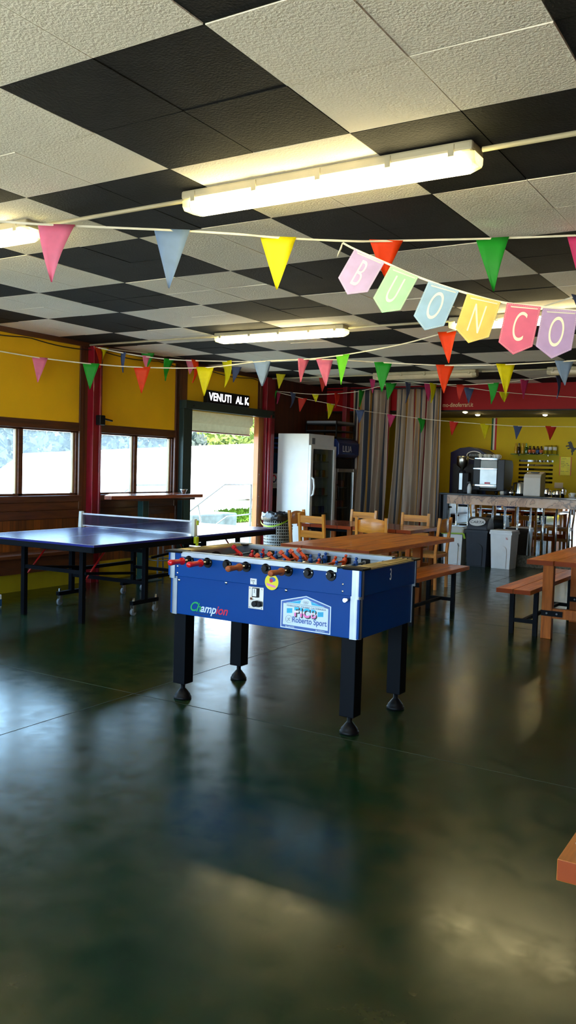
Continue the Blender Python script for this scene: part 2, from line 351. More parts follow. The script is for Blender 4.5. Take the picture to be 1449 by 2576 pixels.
# ------------------------------------------------------------------ mesh building helpers
class MB:
    def __init__(s): s.v = []; s.f = []; s.sm = []; s.mi = []; s.cur = 0
    def m(s, i): s.cur = i; return s
    def add(s, vs, fs, smooth=False):
        o = len(s.v); s.v += [tuple(v) for v in vs]
        for f in fs: s.f.append([o + i for i in f]); s.sm.append(smooth); s.mi.append(s.cur)
        return s
    def box(s, x0, x1, y0, y1, z0, z1, mtx=None):
        vs = [Vector((x, y, z)) for z in (z0, z1) for y in (y0, y1) for x in (x0, x1)]
        if mtx: vs = [mtx @ v for v in vs]
        return s.add(vs, [(0, 2, 3, 1), (4, 5, 7, 6), (0, 1, 5, 4), (2, 6, 7, 3), (0, 4, 6, 2), (1, 3, 7, 5)])
    def bar(s, p0, p1, w, h, up=(0, 0, 1)):
        p0, p1 = Vector(p0), Vector(p1); d = (p1 - p0); L = d.length; d.normalize()
        u = Vector(up)
        if abs(d.dot(u)) > 0.98: u = Vector((0, 1, 0))
        a = d.cross(u).normalized(); b = a.cross(d).normalized()
        vs = [p + a * (sx * w / 2) + b * (sz * h / 2) for p in (p0, p1) for sx, sz in ((-1, -1), (1, -1), (1, 1), (-1, 1))]
        return s.add(vs, [(3, 2, 1, 0), (4, 5, 6, 7), (0, 1, 5, 4), (1, 2, 6, 5), (2, 3, 7, 6), (3, 0, 4, 7)])
    def cyl(s, p0, p1, r0, r1=None, n=16, caps=True):
        return s.tube([p0, p1], [r0, r0 if r1 is None else r1], n, caps)
    def tube(s, pts, r, n=10, caps=True, closed=False):
        pts = [Vector(p) for p in pts]; k = len(pts)
        rr = r if isinstance(r, (list, tuple)) else [r] * k
        o = len(s.v); ref = None; vs = []
        for i, p in enumerate(pts):
            a = pts[(i - 1) % k] if (closed or i) else p; b = pts[(i + 1) % k] if (closed or i < k - 1) else p
            d = (b - a).normalized()
            if ref is None:
                ref = Vector((0, 0, 1)) if abs(d.z) < 0.9 else Vector((1, 0, 0))
            u = d.cross(ref); 
            if u.length < 1e-6: u = d.cross(Vector((0, 1, 0)))
            u.normalize(); w = u.cross(d).normalized(); ref = w
            for j in range(n):
                t = 2 * PI * j / n; vs.append(p + (u * math.cos(t) + w * math.sin(t)) * rr[i])
        fs = []
        for i in range(k if closed else k - 1):
            i2 = (i + 1) % k
            for j in range(n): fs.append((i * n + j, i * n + (j + 1) % n, i2 * n + (j + 1) % n, i2 * n + j))
        s.add(vs, fs, True)
        if caps and not closed:
            s.f.append([o + j for j in range(n)][::-1]); s.sm.append(False); s.mi.append(s.cur)
            s.f.append([o + (k - 1) * n + j for j in range(n)]); s.sm.append(False); s.mi.append(s.cur)
        return s
    def lathe(s, prof, c=(0, 0, 0), n=20, mtx=None):
        vs = []; k = len(prof)
        for r, z in prof:
            for j in range(n):
                t = 2 * PI * j / n; p = Vector((r * math.cos(t), r * math.sin(t), z))
                if mtx: p = mtx @ p
                vs.append(p + Vector(c))
        fs = [(i * n + j, i * n + (j + 1) % n, (i + 1) * n + (j + 1) % n, (i + 1) * n + j) for i in range(k - 1) for j in range(n)]
        s.add(vs, fs, True)
        o = len(s.v) - k * n
        for i, rev in ((0, True), (k - 1, False)):
            if prof[i][0] > 1e-5:
                q = [o + i * n + j for j in range(n)]; s.f.append(q[::-1] if rev else q); s.sm.append(False); s.mi.append(s.cur)
        return s
    def prism(s, poly, O, u, v, th):
        O, u, v = Vector(O), Vector(u), Vector(v); nn = u.cross(v).normalized(); k = len(poly)
        vs = [O + u * a + v * b for a, b in poly] + [O + u * a + v * b + nn * th for a, b in poly]
        return s.add(vs, [tuple(range(k))[::-1], tuple(range(k, 2 * k))] + [(i, (i + 1) % k, k + (i + 1) % k, k + i) for i in range(k)])
    def build(s, name, mats, parent=None, bevel=0.0, loc=None, seg=2):
        me = bpy.data.meshes.new(name); me.from_pydata(s.v, [], s.f)
        if not isinstance(mats, (list, tuple)): mats = [mats]
        for m_ in mats: me.materials.append(M[m_])
        me.polygons.foreach_set('use_smooth', s.sm); me.polygons.foreach_set('material_index', s.mi); me.update()
        o = bpy.data.objects.new(name, me); COL.objects.link(o)
        if parent: o.parent = parent
        if loc: o.location = loc
        if bevel:
            b = o.modifiers.new('bevel', 'BEVEL'); b.width = bevel; b.segments = seg; b.limit_method = 'ANGLE'; b.angle_limit = 0.7
        return o

def boxo(name, m_, parent, x0, x1, y0, y1, z0, z1, bevel=0.0, mtx=None):
    return MB().box(x0, x1, y0, y1, z0, z1, mtx).build(name, m_, parent, bevel)
def empty(name, loc, label, cat, group=None, rz=0.0):
    o = bpy.data.objects.new(name, None); COL.objects.link(o); o.location = loc; o.rotation_euler = (0, 0, rz); o.empty_display_size = 0.05
    return tag(o, label, cat, group)
def tag(o, label, cat, group=None, kind=None):
    o['label'] = label; o['category'] = cat
    if group: o['group'] = group
    if kind: o['kind'] = kind
    return o
def struct(o, label=None):
    o['kind'] = 'structure'
    if label: o['label'] = label
    return o
def text(name, s_, size, m_, parent, O, u, v, align='LEFT', th=0.0006, shear=0.0, bold=0.0, sx=1.0):
    c = bpy.data.curves.new(name, 'FONT'); c.body = s_; c.size = size; c.align_x = align; c.align_y = 'BOTTOM_BASELINE'; c.extrude = th; c.shear = shear; c.offset = bold
    c.materials.append(M[m_]); o = bpy.data.objects.new(name, c); COL.objects.link(o)
    if parent: o.parent = parent
    u, v = Vector(u).normalized(), Vector(v).normalized(); nn = u.cross(v)
    o.matrix_local = Matrix(((u.x * sx, v.x, nn.x, O[0]), (u.y * sx, v.y, nn.y, O[1]), (u.z * sx, v.z, nn.z, O[2]), (0, 0, 0, 1)))
    return o
def dup(root, loc, rz=None, label=None, group=None):
    r = root.copy(); COL.objects.link(r); r.location = loc
    if rz is not None: r.rotation_euler = (0, 0, rz)
    if label: r['label'] = label
    if group: r['group'] = group
    for ch in list(root.children):
        c = ch.copy(); COL.objects.link(c); c.parent = r
        for g in list(ch.children):
            d = g.copy(); COL.objects.link(d); d.parent = c
    return r
X, Y, Z = (1, 0, 0), (0, 1, 0), (0, 0, 1)
rnd = random.Random(7)
# ================================================================== SETTING
CEIL = 2.92; XW = -7.6; YB = 13.6; XR = 1.4; YR = -3.2; YK = 15.5
fl = MB().box(-7.72, XR + 0.12, YR - 0.1, YK + 0.1, -0.1, 0.0)
fl.m(1)
for xx in (-3.69, 0.31): fl.box(xx - 0.003, xx + 0.003, YR, YB, 0, 0.0006)
for yy in (0.17, 4.17, 8.2, 12.2): fl.box(XW, XR, yy - 0.003, yy + 0.003, 0, 0.0006)
struct(fl.build('floor', ['floor', 'joint']))

# chequered ceiling: blocks of 2 x 2 tiles, each tile a separate panel on a lath grid
xl = [-7.6, -6.73, -5.765, -4.78, -3.752, -2.75, -1.766, -0.78, 0.21, 1.2, 1.4]
yl = [-3.2, -2.72, -1.72, -0.72, 0.27, 1.27, 2.27, 3.29, 4.20, 5.20, 6.20, 7.16, 8.04, 9.02, 10.0, 10.98, 11.96, 12.94, 13.6]
ce = MB(); ce.m(2).box(XW - 0.12, XR + 0.12, YR - 0.1, YB + 0.1, CEIL + 0.006, CEIL + 0.1)
for i in range(len(xl) - 1):
    for j in range(len(yl) - 1):
        black = (i + j) % 2 == 0 if ((xl.index(-2.75) + yl.index(2.27)) % 2 == 0) else (i + j) % 2 == 1
        ce.m(1 if black else 0)
        xs = [xl[i], (xl[i] + xl[i + 1]) / 2, xl[i + 1]] if xl[i + 1] - xl[i] > 0.6 else [xl[i], xl[i + 1]]
        ys = [yl[j], (yl[j] + yl[j + 1]) / 2, yl[j + 1]] if yl[j + 1] - yl[j] > 0.7 else [yl[j], yl[j + 1]]
        for a in range(len(xs) - 1):
            for b in range(len(ys) - 1):
                g = 0.0022; cx, cy = (xs[a] + xs[a + 1]) / 2, (ys[b] + ys[b + 1]) / 2
                mt = Matrix.Translation((cx, cy, CEIL + rnd.uniform(-0.003, 0.001))) @ Matrix.Rotation(rnd.uniform(-0.004, 0.004), 4, 'X') @ Matrix.Rotation(rnd.uniform(-0.004, 0.004), 4, 'Y')
                hx, hy = (xs[a + 1] - xs[a]) / 2 - g, (ys[b + 1] - ys[b]) / 2 - g
                ce.box(-hx, hx, -hy, hy, 0, 0.012, mt)
struct(ce.build('ceiling', ['tile_white', 'tile_black', 'lath']))

# ---- left wall with its windows, posts and doorway
bays = [(5.75, 7.54), (3.96, 5.71), (1.99, 3.72), (0.06, 1.79), (-1.93, -0.20), (7.80, 9.345)]
posts = [7.72, 3.84, -0.08]
wl = MB(); XO = XW - 0.12
def wall_strip(y0, y1, z0, z1, mi): wl.m(mi).box(XO, XW, y0, y1, z0, z1)
solid = [(YR, -1.93), (-0.20, 0.06), (1.79, 1.99), (3.72, 3.96), (5.71, 5.75), (7.54, 7.80)]
for a, b in bays:
    wall_strip(a, b, 0, 0.24, 1); wall_strip(a, b, 0.24, 1.0, 2); wall_strip(a, b, 1.90, CEIL, 0)
for a, b in solid:
    wall_strip(a, b, 0, 0.24, 1); wall_strip(a, b, 0.24, CEIL, 2)
wall_strip(9.345, 9.58, 0, CEIL, 2)
wall_strip(9.58, 11.36, 2.25, CEIL, 0)
wl.m(2).box(XW - 0.045, XW, 11.37, 11.5, 0, CEIL)
wl.m(3).box(XO, XW, 11.5, YK, 0, CEIL)
struct(wl.build('wall_left', ['yellow_panel', 'yellow_plinth', 'boards', 'boards_dark']))
# brown frame work of the wall
def trim(n, mb, m_, bev=0.004): return struct(mb.build('trim_%d' % n, m_, None, bev))
t = MB()
for a, b in bays:
    t.box(XW - 0.01, XW + 0.018, a, b, 1.845, 1.945); t.box(XW - 0.01, XW + 0.015, a, b, 0.905, 1.0); t.box(XW - 0.01, XW + 0.035, a, b, 1.0, 1.075)
    t.box(XW - 0.01, XW + 0.008, a, b, 0.80, 0.90)
t.box(XW - 0.01, XW + 0.03, YR, 11.45, 2.862, CEIL)
trim(1, t, 'brown_trim')
t = MB()
for a, b in bays:
    t.box(XW - 0.01, XW + 0.02, a - 0.02, a + 0.035, 0.9, 2.862); t.box(XW - 0.01, XW + 0.02, b - 0.035, b + 0.02, 0.9, 2.862)
t.box(XW - 0.01, XW + 0.02, 9.345, 9.40, 0.24, 2.862); t.box(XW - 0.01, XW + 0.02, 11.42, 11.47, 2.37, 2.862)
trim(2, t, 'brown_trim_z')
t = MB()
for p in posts:
    t.box(XW - 0.02, XW + 0.10, p - 0.075, p + 0.075, 0, 2.90); t.tube([(XW + 0.11, p + 0.03, 0), (XW + 0.11, p + 0.03, 2.88)], 0.016, 8)
t.box(XW - 0.02, XW + 0.09, 11.50, 11.74, 0, 2.90); t.tube([(XW + 0.11, 11.56, 0), (XW + 0.11, 11.56, 2.30)], 0.035, 12)
trim(3, t, 'red_post')
# windows
wn = 0
for a, b in bays:
    wn += 1
    mid = (a + b) / 2
    if wn == 1: mid = 6.645
    if wn == 6: mid = 8.555
    f = MB()
    y0, y1 = a + 0.02, b - 0.02
    f.box(XW - 0.10, XW - 0.02, y0, y1, 1.06, 1.10); f.box(XW - 0.10, XW - 0.02, y0, y1, 1.825, 1.87)
    f.box(XW - 0.10, XW - 0.02, y0, y0 + 0.035, 1.06, 1.87); f.box(XW - 0.10, XW - 0.02, y1 - 0.035, y1, 1.06, 1.87); f.box(XW - 0.08, XW - 0.02, mid - 0.03, mid + 0.03, 1.06, 1.87)
    f.m(1).box(XW - 0.09, XW - 0.045, mid - 0.052, mid - 0.030, 1.10, 1.825); f.box(XW - 0.09, XW - 0.045, y1 - 0.06, y1 - 0.035, 1.10, 1.825)  # pale strips stand for the sunlit jamb edges beside the panes
    w = struct(f.build('window_%d' % wn, ['brown_trim', 'frame_sunlit'], None, 0.003))
    for q0, q1 in ((y0 + 0.03, mid - 0.028), (mid + 0.028, y1 - 0.03)):
        boxo('pane', 'pane', w, XW - 0.067, XW - 0.063, q0, q1, 1.095, 1.83)
# doorway: green steel frame, jamb, roller blind
d = MB()
d.box(XW - 0.10, XW + 0.10, 9.39, 9.58, 0, 2.26); d.box(XW + 0.02, XW + 0.14, 9.385, 11.66, 2.255, 2.37)
d.m(1).box(XW + 0.10, XW + 0.105, 9.43, 9.54, 0, 1.05)
for yy, zz in ((9.55, 2.30), (11.62, 2.29), (11.62, 2.34)): d.m(2).cyl((XW + 0.14, yy, zz), (XW + 0.15, yy, zz), 0.014, n=8)
dr = struct(d.build('door_1', ['green_dark', 'green_leg', 'black'], None, 0.004))
j = MB().box(XW - 0.05, XW + 0.04, 11.355, 11.495, 0, 2.26); j.m(1)
for zz in (0.55, 0.85, 1.0, 1.35, 1.75): j.cyl((XW + 0.04, 11.40, zz), (XW + 0.044, 11.40, zz), 0.009, n=8)
j.build('jamb', ['jamb', 'chrome'], dr, 0.003)
t = MB().box(XW - 0.14, XW - 0.02, 9.60, 11.36, 2.115, 2.255); t.m(1).box(XW - 0.11, XW - 0.05, 9.60, 11.34, 2.06, 2.115)
bl = MB()
bl.prism([(0, 0), (0.008, 0.05), (0.004, 0.12), (0.06, 0.16), (0.07, 0.29), (0.05, 0.30), (0, 0.30)], (XW - 0.11, 9.60, 1.965), X, Z, -1.72)
bl.m(1).box(XW - 0.115, XW - 0.095, 9.60, 11.32, 1.955, 1.972)
o = bl.build('roller_blind', ['blind', 'red_post'], None, 0.003)
tag(o, 'grey fabric roller blind half drawn at the top of the open doorway', 'blind')

# ---- far end: red fascia, bar room; plus rear and right walls behind the camera
t = MB().box(XW, XR, YB, YB + 0.10, 2.505, CEIL); wb = struct(t.build('wall_back', 'red_header'))
MB().box(XW, XR, YB - 0.004, YB + 0.104, 2.485, 2.505).build('lower_edge', 'black', wb)
text('lettering', 'mo-dinoferrari.it', 0.098, 'header_text', wb, (-5.385, YB - 0.002, 2.558), X, Z, sx=0.80, bold=0.001)
struct(MB().box(XW, XR, YK, YK + 0.1, 0, 2.6).build('wall_bar', 'yellow_paint'))
struct(MB().box(XW, XR, YB + 0.10, YK + 0.1, 2.5, 2.6).build('trim_4', 'bar_ceiling'))
wr = MB()
for x0, x1, z0, z1 in ((XW, -7.3, 0, CEIL), (-7.3, -3.5, 2.55, CEIL), (-3.5, -3.1, 0, CEIL), (-3.1, 1.1, 2.55, CEIL), (1.1, XR, 0, CEIL)): wr.box(x0, x1, YR - 0.1, YR, z0, z1)  # openings out of view, made wide to let in fill daylight
struct(wr.build('wall_rear', 'boards'))
wg = MB().box(XR, XR + 0.1, YR - 0.1, YK + 0.1, 0, CEIL)
struct(wg.build('wall_right', 'boards'))

# ================================================================== OUTDOORS
struct(MB().box(-70, -7.72, -30, 70, -0.15, -0.03).build('ground', 'ground'))
struct(MB().box(-7.72, 30, -40, YR - 0.1, -0.15, -0.03).build('bounce_pavement', 'paving'))  # unseen bright ground, added to bounce sunlight up to the ceiling
struct(MB().box(-10.2, -7.72, 9.3, 14.0, -0.1, -0.005).build('landing', 'deck'))
struct(MB().box(-34, -25, 10, 70, -0.03, -0.01).build('road', 'road'))
t = empty('pavilion', (-13, 15, -0.03), 'big white canvas pavilion roof seen through the windows and doorway', 'pavilion')
r = MB()
P = [(-12, 9.0, .62), (-12, 15.2, .66), (-12, 26, .86)]; Q = [(-14.0, 12.25, 1.60), (-14.0, 17.6, 1.93), (-14.0, 27.5, 2.52)]
off = Vector((13, -15, 0.03))
n = len(P); top = [Vector(p) + off for p in P] + [Vector(q) + off for q in Q]
back = [Vector((-16.0, q[1], q[2] - 1.0)) + off for q in Q]
vs = top + back; low = [v - Vector((0, 0, 0.05)) for v in vs]
fs = []
for i in range(n - 1): fs += [(i, i + 1, n + i + 1, n + i), (n + i, n + i + 1, 2 * n + i + 1, 2 * n + i)]
k = len(vs); fs2 = [tuple(k + q for q in f)[::-1] for f in fs]
rim = [0, 1, 2, 5, 8, 7, 6, 3]
fs3 = [(rim[(i + 1) % 8], rim[i], k + rim[i], k + rim[(i + 1) % 8]) for i in range(8)]
r.add(vs + low, fs + fs2 + fs3); r.build('canvas_roof', 'white_canvas', t)
for yy in (10.5, 16.25, 22.0): boxo('column', 'white_canvas', t, 0.50, 0.72, yy - 0.22 - 15, yy + 0.22 - 15, 0, 0.74)
MB().bar(Vector((-11.88, 17.95, 1.98)) + off, Vector((-11.88, 16.4, 0.9)) + off, 0.05, 0.22).build('diagonal_strap', 'grey_canvas', t)
t = empty('handrail', (-8.6, 11.9, 0), 'pale galvanised stair handrail standing outside the open doorway', 'handrail')
MB().tube([(0, 0.82, 0), (0, 0.82, 1.155), (0, 0, 1.155), (0, -1.0, 0.70), (0, -1.3, 0.56)], 0.022, 8).build('top_rail', 'galv', t)
MB().tube([(0, 0.82, 0.62), (0, 0.1, 0.60), (0, -1.0, 0.16)], 0.012, 8).build('lower_rail', 'galv', t)
MB().tube([(0, -0.72, 0.83), (0, -0.45, 0.0)], 0.014, 8).build('post', 'galv', t)
t = empty('handrail', (-8.6, 9.62, 0), 'pale galvanised stair handrail standing outside the second window', 'handrail')
MB().tube([(0, 0.80, 0), (0, 0.80, 1.155), (0, 0, 1.155), (0, -0.75, 0.80), (0, -1.7, 0.35)], 0.022, 8).build('top_rail', 'galv', t)
MB().tube([(0, -0.5, 0.92), (0, -0.5, 0.0)], 0.014, 8).build('post', 'galv', t)
o = MB().box(-0.9, 0.9, -0.75, 0.75, 0, 0.52).build('stone_block', 'block', None, 0.03, (-11.2, 14.0, -0.03)); tag(o, 'grey stone block wall outside below the white roof', 'stone block')
def foliage(name, c, rx, ry, rz, n, leaf, m_, parent=None, seed=0):
    q = random.Random(seed); b = MB()
    for _ in range(n):
        while True:
            p = Vector((q.uniform(-1, 1), q.uniform(-1, 1), q.uniform(-1, 1)))
            if 0.35 < p.length < 1: break
        p = Vector((p.x * rx, p.y * ry, p.z * rz)) + Vector(c)
        a = Vector((q.gauss(0, 1), q.gauss(0, 1), q.gauss(0, 1))).normalized(); w = a.orthogonal().normalized(); L = leaf * q.uniform(0.6, 1.4)
        b.add([p - a * L, p + w * L * 0.35, p + a * L, p - w * L * 0.35], [(0, 1, 2, 3)])
    return b.build(name, m_, parent)
for i, (x, y, h, lab) in enumerate([(-21, 15.3, 3.5, 'bushy tree beyond the white roof behind the left window'), (-21, 23.2, 3.4, 'bushy tree beyond the white roof behind the second window'), (-21, 31.0, 3.8, 'sunlit green tree beyond the white roof in the doorway'), (-22, 40, 4.2, 'olive tree at the right side of the doorway view'), (-21, 7.4, 3.5, 'leafy tree beyond the white roof at the left picture edge')]):
    t = empty('tree', (x, y, -0.03), lab, 'tree', None)
    MB().tube([(0, 0, 0), (0.1, 0.1, 1.4), (0.2, -0.1, 1.9)], [0.22, 0.17, 0.1], 8).build('trunk', 'bark', t)
    foliage('crown', (0, 0, h * 0.52), 2.4, 3.9, h * 0.48, 5200, 0.18, 'leaf_b' if i in (0, 1, 4) else 'leaf_a', t, i)
o = foliage('hedge', (0, 0, 0.10), 0.5, 2.6, 0.20, 3500, 0.06, 'grass', None, 9); o.location = (-13.2, 19.2, 0.0); tag(o, 'low bright green hedge outside under the white roof', 'hedge')

# ================================================================== FLUORESCENT LIGHTS AND CONDUITS
def lamp(cx, cy, on, label, L=1.58):
    t = empty('fluorescent_light', (cx, cy, CEIL - 0.004), label, 'ceiling light', 'strip lights on the ceiling')
    MB().box(-L / 2, L / 2, -0.075, 0.075, -0.045, 0.0).build('housing', 'lamp_body', t, 0.012)
    prof = [(-0.068, -0.045), (-0.064, -0.085), (-0.045, -0.108), (0.045, -0.108), (0.064, -0.085), (0.068, -0.045)]
    MB().prism(prof, (-L / 2 + 0.05, 0, 0), Y, Z, L - 0.10).build('diffuser', 'lamp_on' if on else 'lamp_off', t, 0.006)
    for s in (-1, 1):
        x0 = s * (L / 2 - 0.05); x1 = s * (L / 2 + 0.005)
        b = MB(); b.add([(x0, a, z) for a, z in prof] + [(x1, a * 0.82, -0.045 + (z + 0.045) * 0.75) for a, z in prof], [(i, (i + 1) % 6, 6 + (i + 1) % 6, 6 + i) for i in range(6)] + [tuple(range(6, 12))])
        b.build('end_cap', 'lamp_clear' if on else 'lamp_body', t)
    for q in (-0.45, -0.21, 0.02, 0.25, 0.44):
        for s in (-1, 1): boxo('clip', 'lamp_body', t, q * L - 0.014, q * L + 0.014, s * 0.072 - 0.008, s * 0.072 + 0.008, -0.062, -0.01, 0.002)
lamp(-2.115, 3.645, True, 'long lit strip light nearest the camera, above the football table')
lamp(-4.85, 3.63, True, 'lit strip light cut off by the left picture edge')
lamp(-4.85, 7.62, True, 'lit strip light in the middle of the ceiling, second row')
lamp(-2.19, 7.66, True, 'lit strip light behind the letter cards of the banner')
lamp(-4.9, 11.62, False, 'unlit strip light in front of the curtains')
lamp(-2.35, 11.66, False, 'unlit strip light at the right end of the far row')
for yy, row in ((3.645, 'nearest'), (7.64, 'middle'), (11.64, 'far')):
    for x0, x1, lab in ((XW, -5.66, 'from the left wall to the first strip light of the %s row'), (-4.05, -2.92, 'between the two strip lights of the %s row'), (-1.31, XR, 'running to the right from the last strip light of the %s row')):
        tag(MB().tube([(x0 + 0.005, yy, CEIL - 0.03), (x1, yy, CEIL - 0.03)], 0.012, 8).build('conduit', 'lamp_body'), 'ivory conduit pipe ' + lab % row, 'conduit', 'conduits on the ceiling')
# ================================================================== TABLE FOOTBALL
F = empty('football_table', (-2.78, 4.595, 0), 'blue table football game with black legs standing on the green floor', 'football table')
lo = MB().box(-0.668, 0.668, -0.373, 0.373, 0.55, 0.792).build('lower_cabinet', 'blue_cab', F, 0.004)
up = MB()
up.box(-0.68, 0.68, -0.385, -0.35, 0.79, 0.938); up.box(-0.68, 0.68, 0.35, 0.385, 0.79, 0.938); up.box(-0.68, -0.645, -0.35, 0.35, 0.79, 0.938); up.box(0.645, 0.68, -0.35, 0.35, 0.79, 0.938)
up.build('upper_cabinet', 'blue_cab', F, 0.003)
ins = MB(); e = 0.006
ins.box(-0.645, 0.645, 0.344, 0.35, 0.80, 0.936); ins.box(-0.645, 0.645, -0.35, -0.344, 0.80, 0.936); ins.box(-0.645, -0.60, -0.344, 0.344, 0.80, 0.936); ins.box(0.60, 0.645, -0.344, 0.344, 0.80, 0.936)
ins.build('inner_lining', 'alu', F)
boxo('playfield', 'grey_felt', F, -0.645, 0.645, -0.35, 0.35, 0.79, 0.805)
for s in (-1, 1):
    g = [(0.11 * math.cos(PI * i / 12), 0.115 * math.sin(PI * i / 12)) for i in range(13)]
    MB().prism(g, (-s * -0.5985 if s > 0 else -0.5985, 0, 0.805), (0, 1 if s < 0 else -1, 0), Z, 0.002).build('goal_mouth', 'print_black', F)  # flat black half disc paints the shade inside the goal hole
r = MB().box(-0.575, 0.53, -0.392, -0.342, 0.914, 0.948); r.build('long_rail', 'alu', F, 0.003)
r = MB().box(-0.575, 0.53, 0.342, 0.392, 0.914, 0.948); r.build('long_rail', 'alu', F, 0.003)
for s in (-1, 1):
    r = MB(); x = s * 0.64
    r.box(x - 0.052, x + 0.052, -0.31, 0.31, 0.936, 0.944)
    for q in (-0.03, 0.0, 0.03): r.tube([(x + q, -0.31, 0.944), (x + q, 0.31, 0.944)], 0.008, 8)
    r.build('end_rail', 'ivory', F)
    for s2 in (-1, 1):
        c = MB().box(min(s * 0.565, s * 0.70), max(s * 0.565, s * 0.70), min(s2 * 0.30, s2 * 0.402), max(s2 * 0.30, s2 * 0.402), 0.936, 0.951)
        c.build('corner_cap', 'black', F, 0.012)
def corner_profile(hx, hy, sx, sy, a=0.055, r=0.03, th=0.004):
    pts = [(hx - a, hy + th)]
    for i in range(7):
        t_ = PI / 2 * (1 - i / 6); pts.append((hx - r + (r + th) * math.cos(t_), hy - r + (r + th) * math.sin(t_)))
    pts += [(hx + th, hy - 0.03), (hx - 0.01, hy - 0.03), (hx - 0.012, hy - 0.012), (hx - a, hy - 0.01)]
    pts = [(sx * p, sy * q) for p, q in pts]
    return pts if sx * sy < 0 else pts[::-1]
for sx in (-1, 1):
    for sy in (-1, 1):
        MB().prism(corner_profile(0.68, 0.385, sx, sy), (0, 0, 0.775), X, Y, 0.162).build('corner_strip', 'alu', F)
        MB().prism(corner_profile(0.668, 0.373, sx, sy), (0, 0, 0.548), X, Y, 0.24).build('corner_strip', 'alu', F)
for sx in (-1, 1):
    for sy in (-1, 1):
        lg = MB().box(sx * 0.60 - 0.046, sx * 0.60 + 0.046, sy * 0.312 - 0.046, sy * 0.312 + 0.046, 0.10, 0.552).build('leg', 'black_satin', F, 0.004)
        MB().lathe([(0.0, 0.0), (0.056, 0.0), (0.056, 0.012), (0.05, 0.016), (0.048, 0.028), (0.036, 0.042), (0.02, 0.062), (0.015, 0.066), (0.015, 0.104), (0, 0.104)], (sx * 0.60, sy * 0.312, 0), 20).build('foot', 'black', lg)
# rods
RX = [-0.512, -0.37, -0.224, -0.084, 0.057, 0.208, 0.344, 0.491]; ZR = 0.897
near = {0: 'red_plastic', 1: 'red_plastic', 3: 'handle_brown', 5: 'handle_brown'}
team = ['red_plastic', 'red_plastic', 'blue_plastic', 'orange_plastic', 'blue_plastic', 'orange_plastic', 'blue_plastic', 'blue_plastic']
ppos = [[0.16], [0.09, 0.22], [-0.02, 0.156, 0.30], [-0.20, -0.06, 0.08, 0.20, 0.30], [-0.19, 0.0, 0.13, 0.24, 0.325], [-0.04, 0.17, 0.31], [-0.06, 0.20], [0.1]]
tilt = [2.25, 0.2, 0.1, 2.3, 0.05, 0.25, 0.15, 1.5]
pm = {}
def player(m_):
    b = MB()
    b.lathe([(0, 0.046), (0.008, 0.043), (0.0105, 0.036), (0.008, 0.028), (0.0045, 0.025), (0.012, 0.02), (0.017, 0.008), (0.016, -0.008), (0.0125, -0.02), (0.010, -0.045), (0.008, -0.058), (0, -0.058)], (0, 0, 0), 12)
    b.box(-0.015, 0.011, -0.011, 0.011, -0.078, -0.052)
    return b
for i, x in enumerate(RX):
    b = MB(); y0 = -0.47 if i in near else -0.405; y1 = 0.41 if i in near else 0.50
    b.tube([(0, y0, 0), (0, y1, 0)], 0.0078, 10)
    rod = b.build('rod', 'brass_rod', F); rod.location = (x, 0, ZR); rod.rotation_euler = (0, tilt[i], 0)
    for y in ppos[i]:
        if team[i] not in pm: pm[team[i]] = player(team[i]).build('player', team[i], rod, 0.002); p = pm[team[i]]
        else: p = pm[team[i]].copy(); COL.objects.link(p); p.parent = rod
        p.location = (0, y, 0); p['label'] = {'red_plastic': 'red player figure', 'blue_plastic': 'blue player figure', 'orange_plastic': 'orange player figure'}[team[i]]
    hp = [(0.010, 0), (0.0235, 0.002), (0.0235, 0.012), (0.0165, 0.018), (0.015, 0.04), (0.0165, 0.085), (0.0185, 0.118), (0.016, 0.126), (0, 0.127)]
    sgn = -1 if i in near else 1; yb = -0.452 if i in near else 0.47
    mt = Matrix.Rotation(PI / 2 if sgn < 0 else -PI / 2, 4, 'X')
    hnd = MB().lathe(hp, (0, yb, 0), 16, mt).build('handle', near.get(i, 'handle_brown'), rod)
    for s2 in (-1, 1):
        b = MB(); yy = s2 * 0.385
        b.cyl((x, yy, ZR - 0.002), (x, yy + s2 * 0.007, ZR - 0.002), 0.033, 0.031, 18); b.cyl((x, yy, ZR), (x, yy + s2 * 0.028, ZR), 0.0185, 0.016, 14)
        b.m(1)
        for q in (-1, 1): b.cyl((x + q * 0.025, yy + s2 * 0.006, ZR + 0.003), (x + q * 0.025, yy + s2 * 0.0085, ZR + 0.003), 0.004, n=8)
        b.build('bearing', ['black', 'chrome'], F)
        b = MB(); yi = s2 * 0.344
        b.box(x - 0.03, x + 0.03, min(yi, yi - s2 * 0.012), max(yi, yi - s2 * 0.012), ZR - 0.04, ZR + 0.022)
        b.m(1).tube([(x, yi - s2 * 0.012, ZR), (x, yi - s2 * 0.03, ZR)], 0.014, 12)
        b.build('bearing', ['black', 'grey'], F, 0.004)
# coin plate
YF = -0.373
pl = MB().box(-0.07, 0.036, YF - 0.003, YF, 0.646, 0.778); pl.m(1)
for px_, pz in ((-0.06, 0.655), (0.026, 0.655), (-0.06, 0.768), (0.026, 0.768)): pl.cyl((px_, YF - 0.003, pz), (px_, YF - 0.005, pz), 0.004, n=8)
cp = pl.build('coin_plate', ['steel', 'chrome'], F, 0.002)
b = MB().box(-0.04, 0.004, YF - 0.012, YF - 0.003, 0.717, 0.772); b.m(1).box(-0.036, -0.008, YF - 0.0135, YF - 0.012, 0.723, 0.769); b.m(0).box(-0.024, -0.021, YF - 0.0142, YF - 0.0135, 0.742, 0.765)
b.build('coin_slot', ['black', 'white_paper'], cp, 0.0015)
b = MB().cyl((-0.045, YF - 0.003, 0.707), (-0.045, YF - 0.012, 0.707), 0.009, n=14); b.m(1).cyl((-0.045, YF - 0.012, 0.707), (-0.045, YF - 0.013, 0.707), 0.005, n=10); b.build('lock', ['chrome', 'black'], cp)
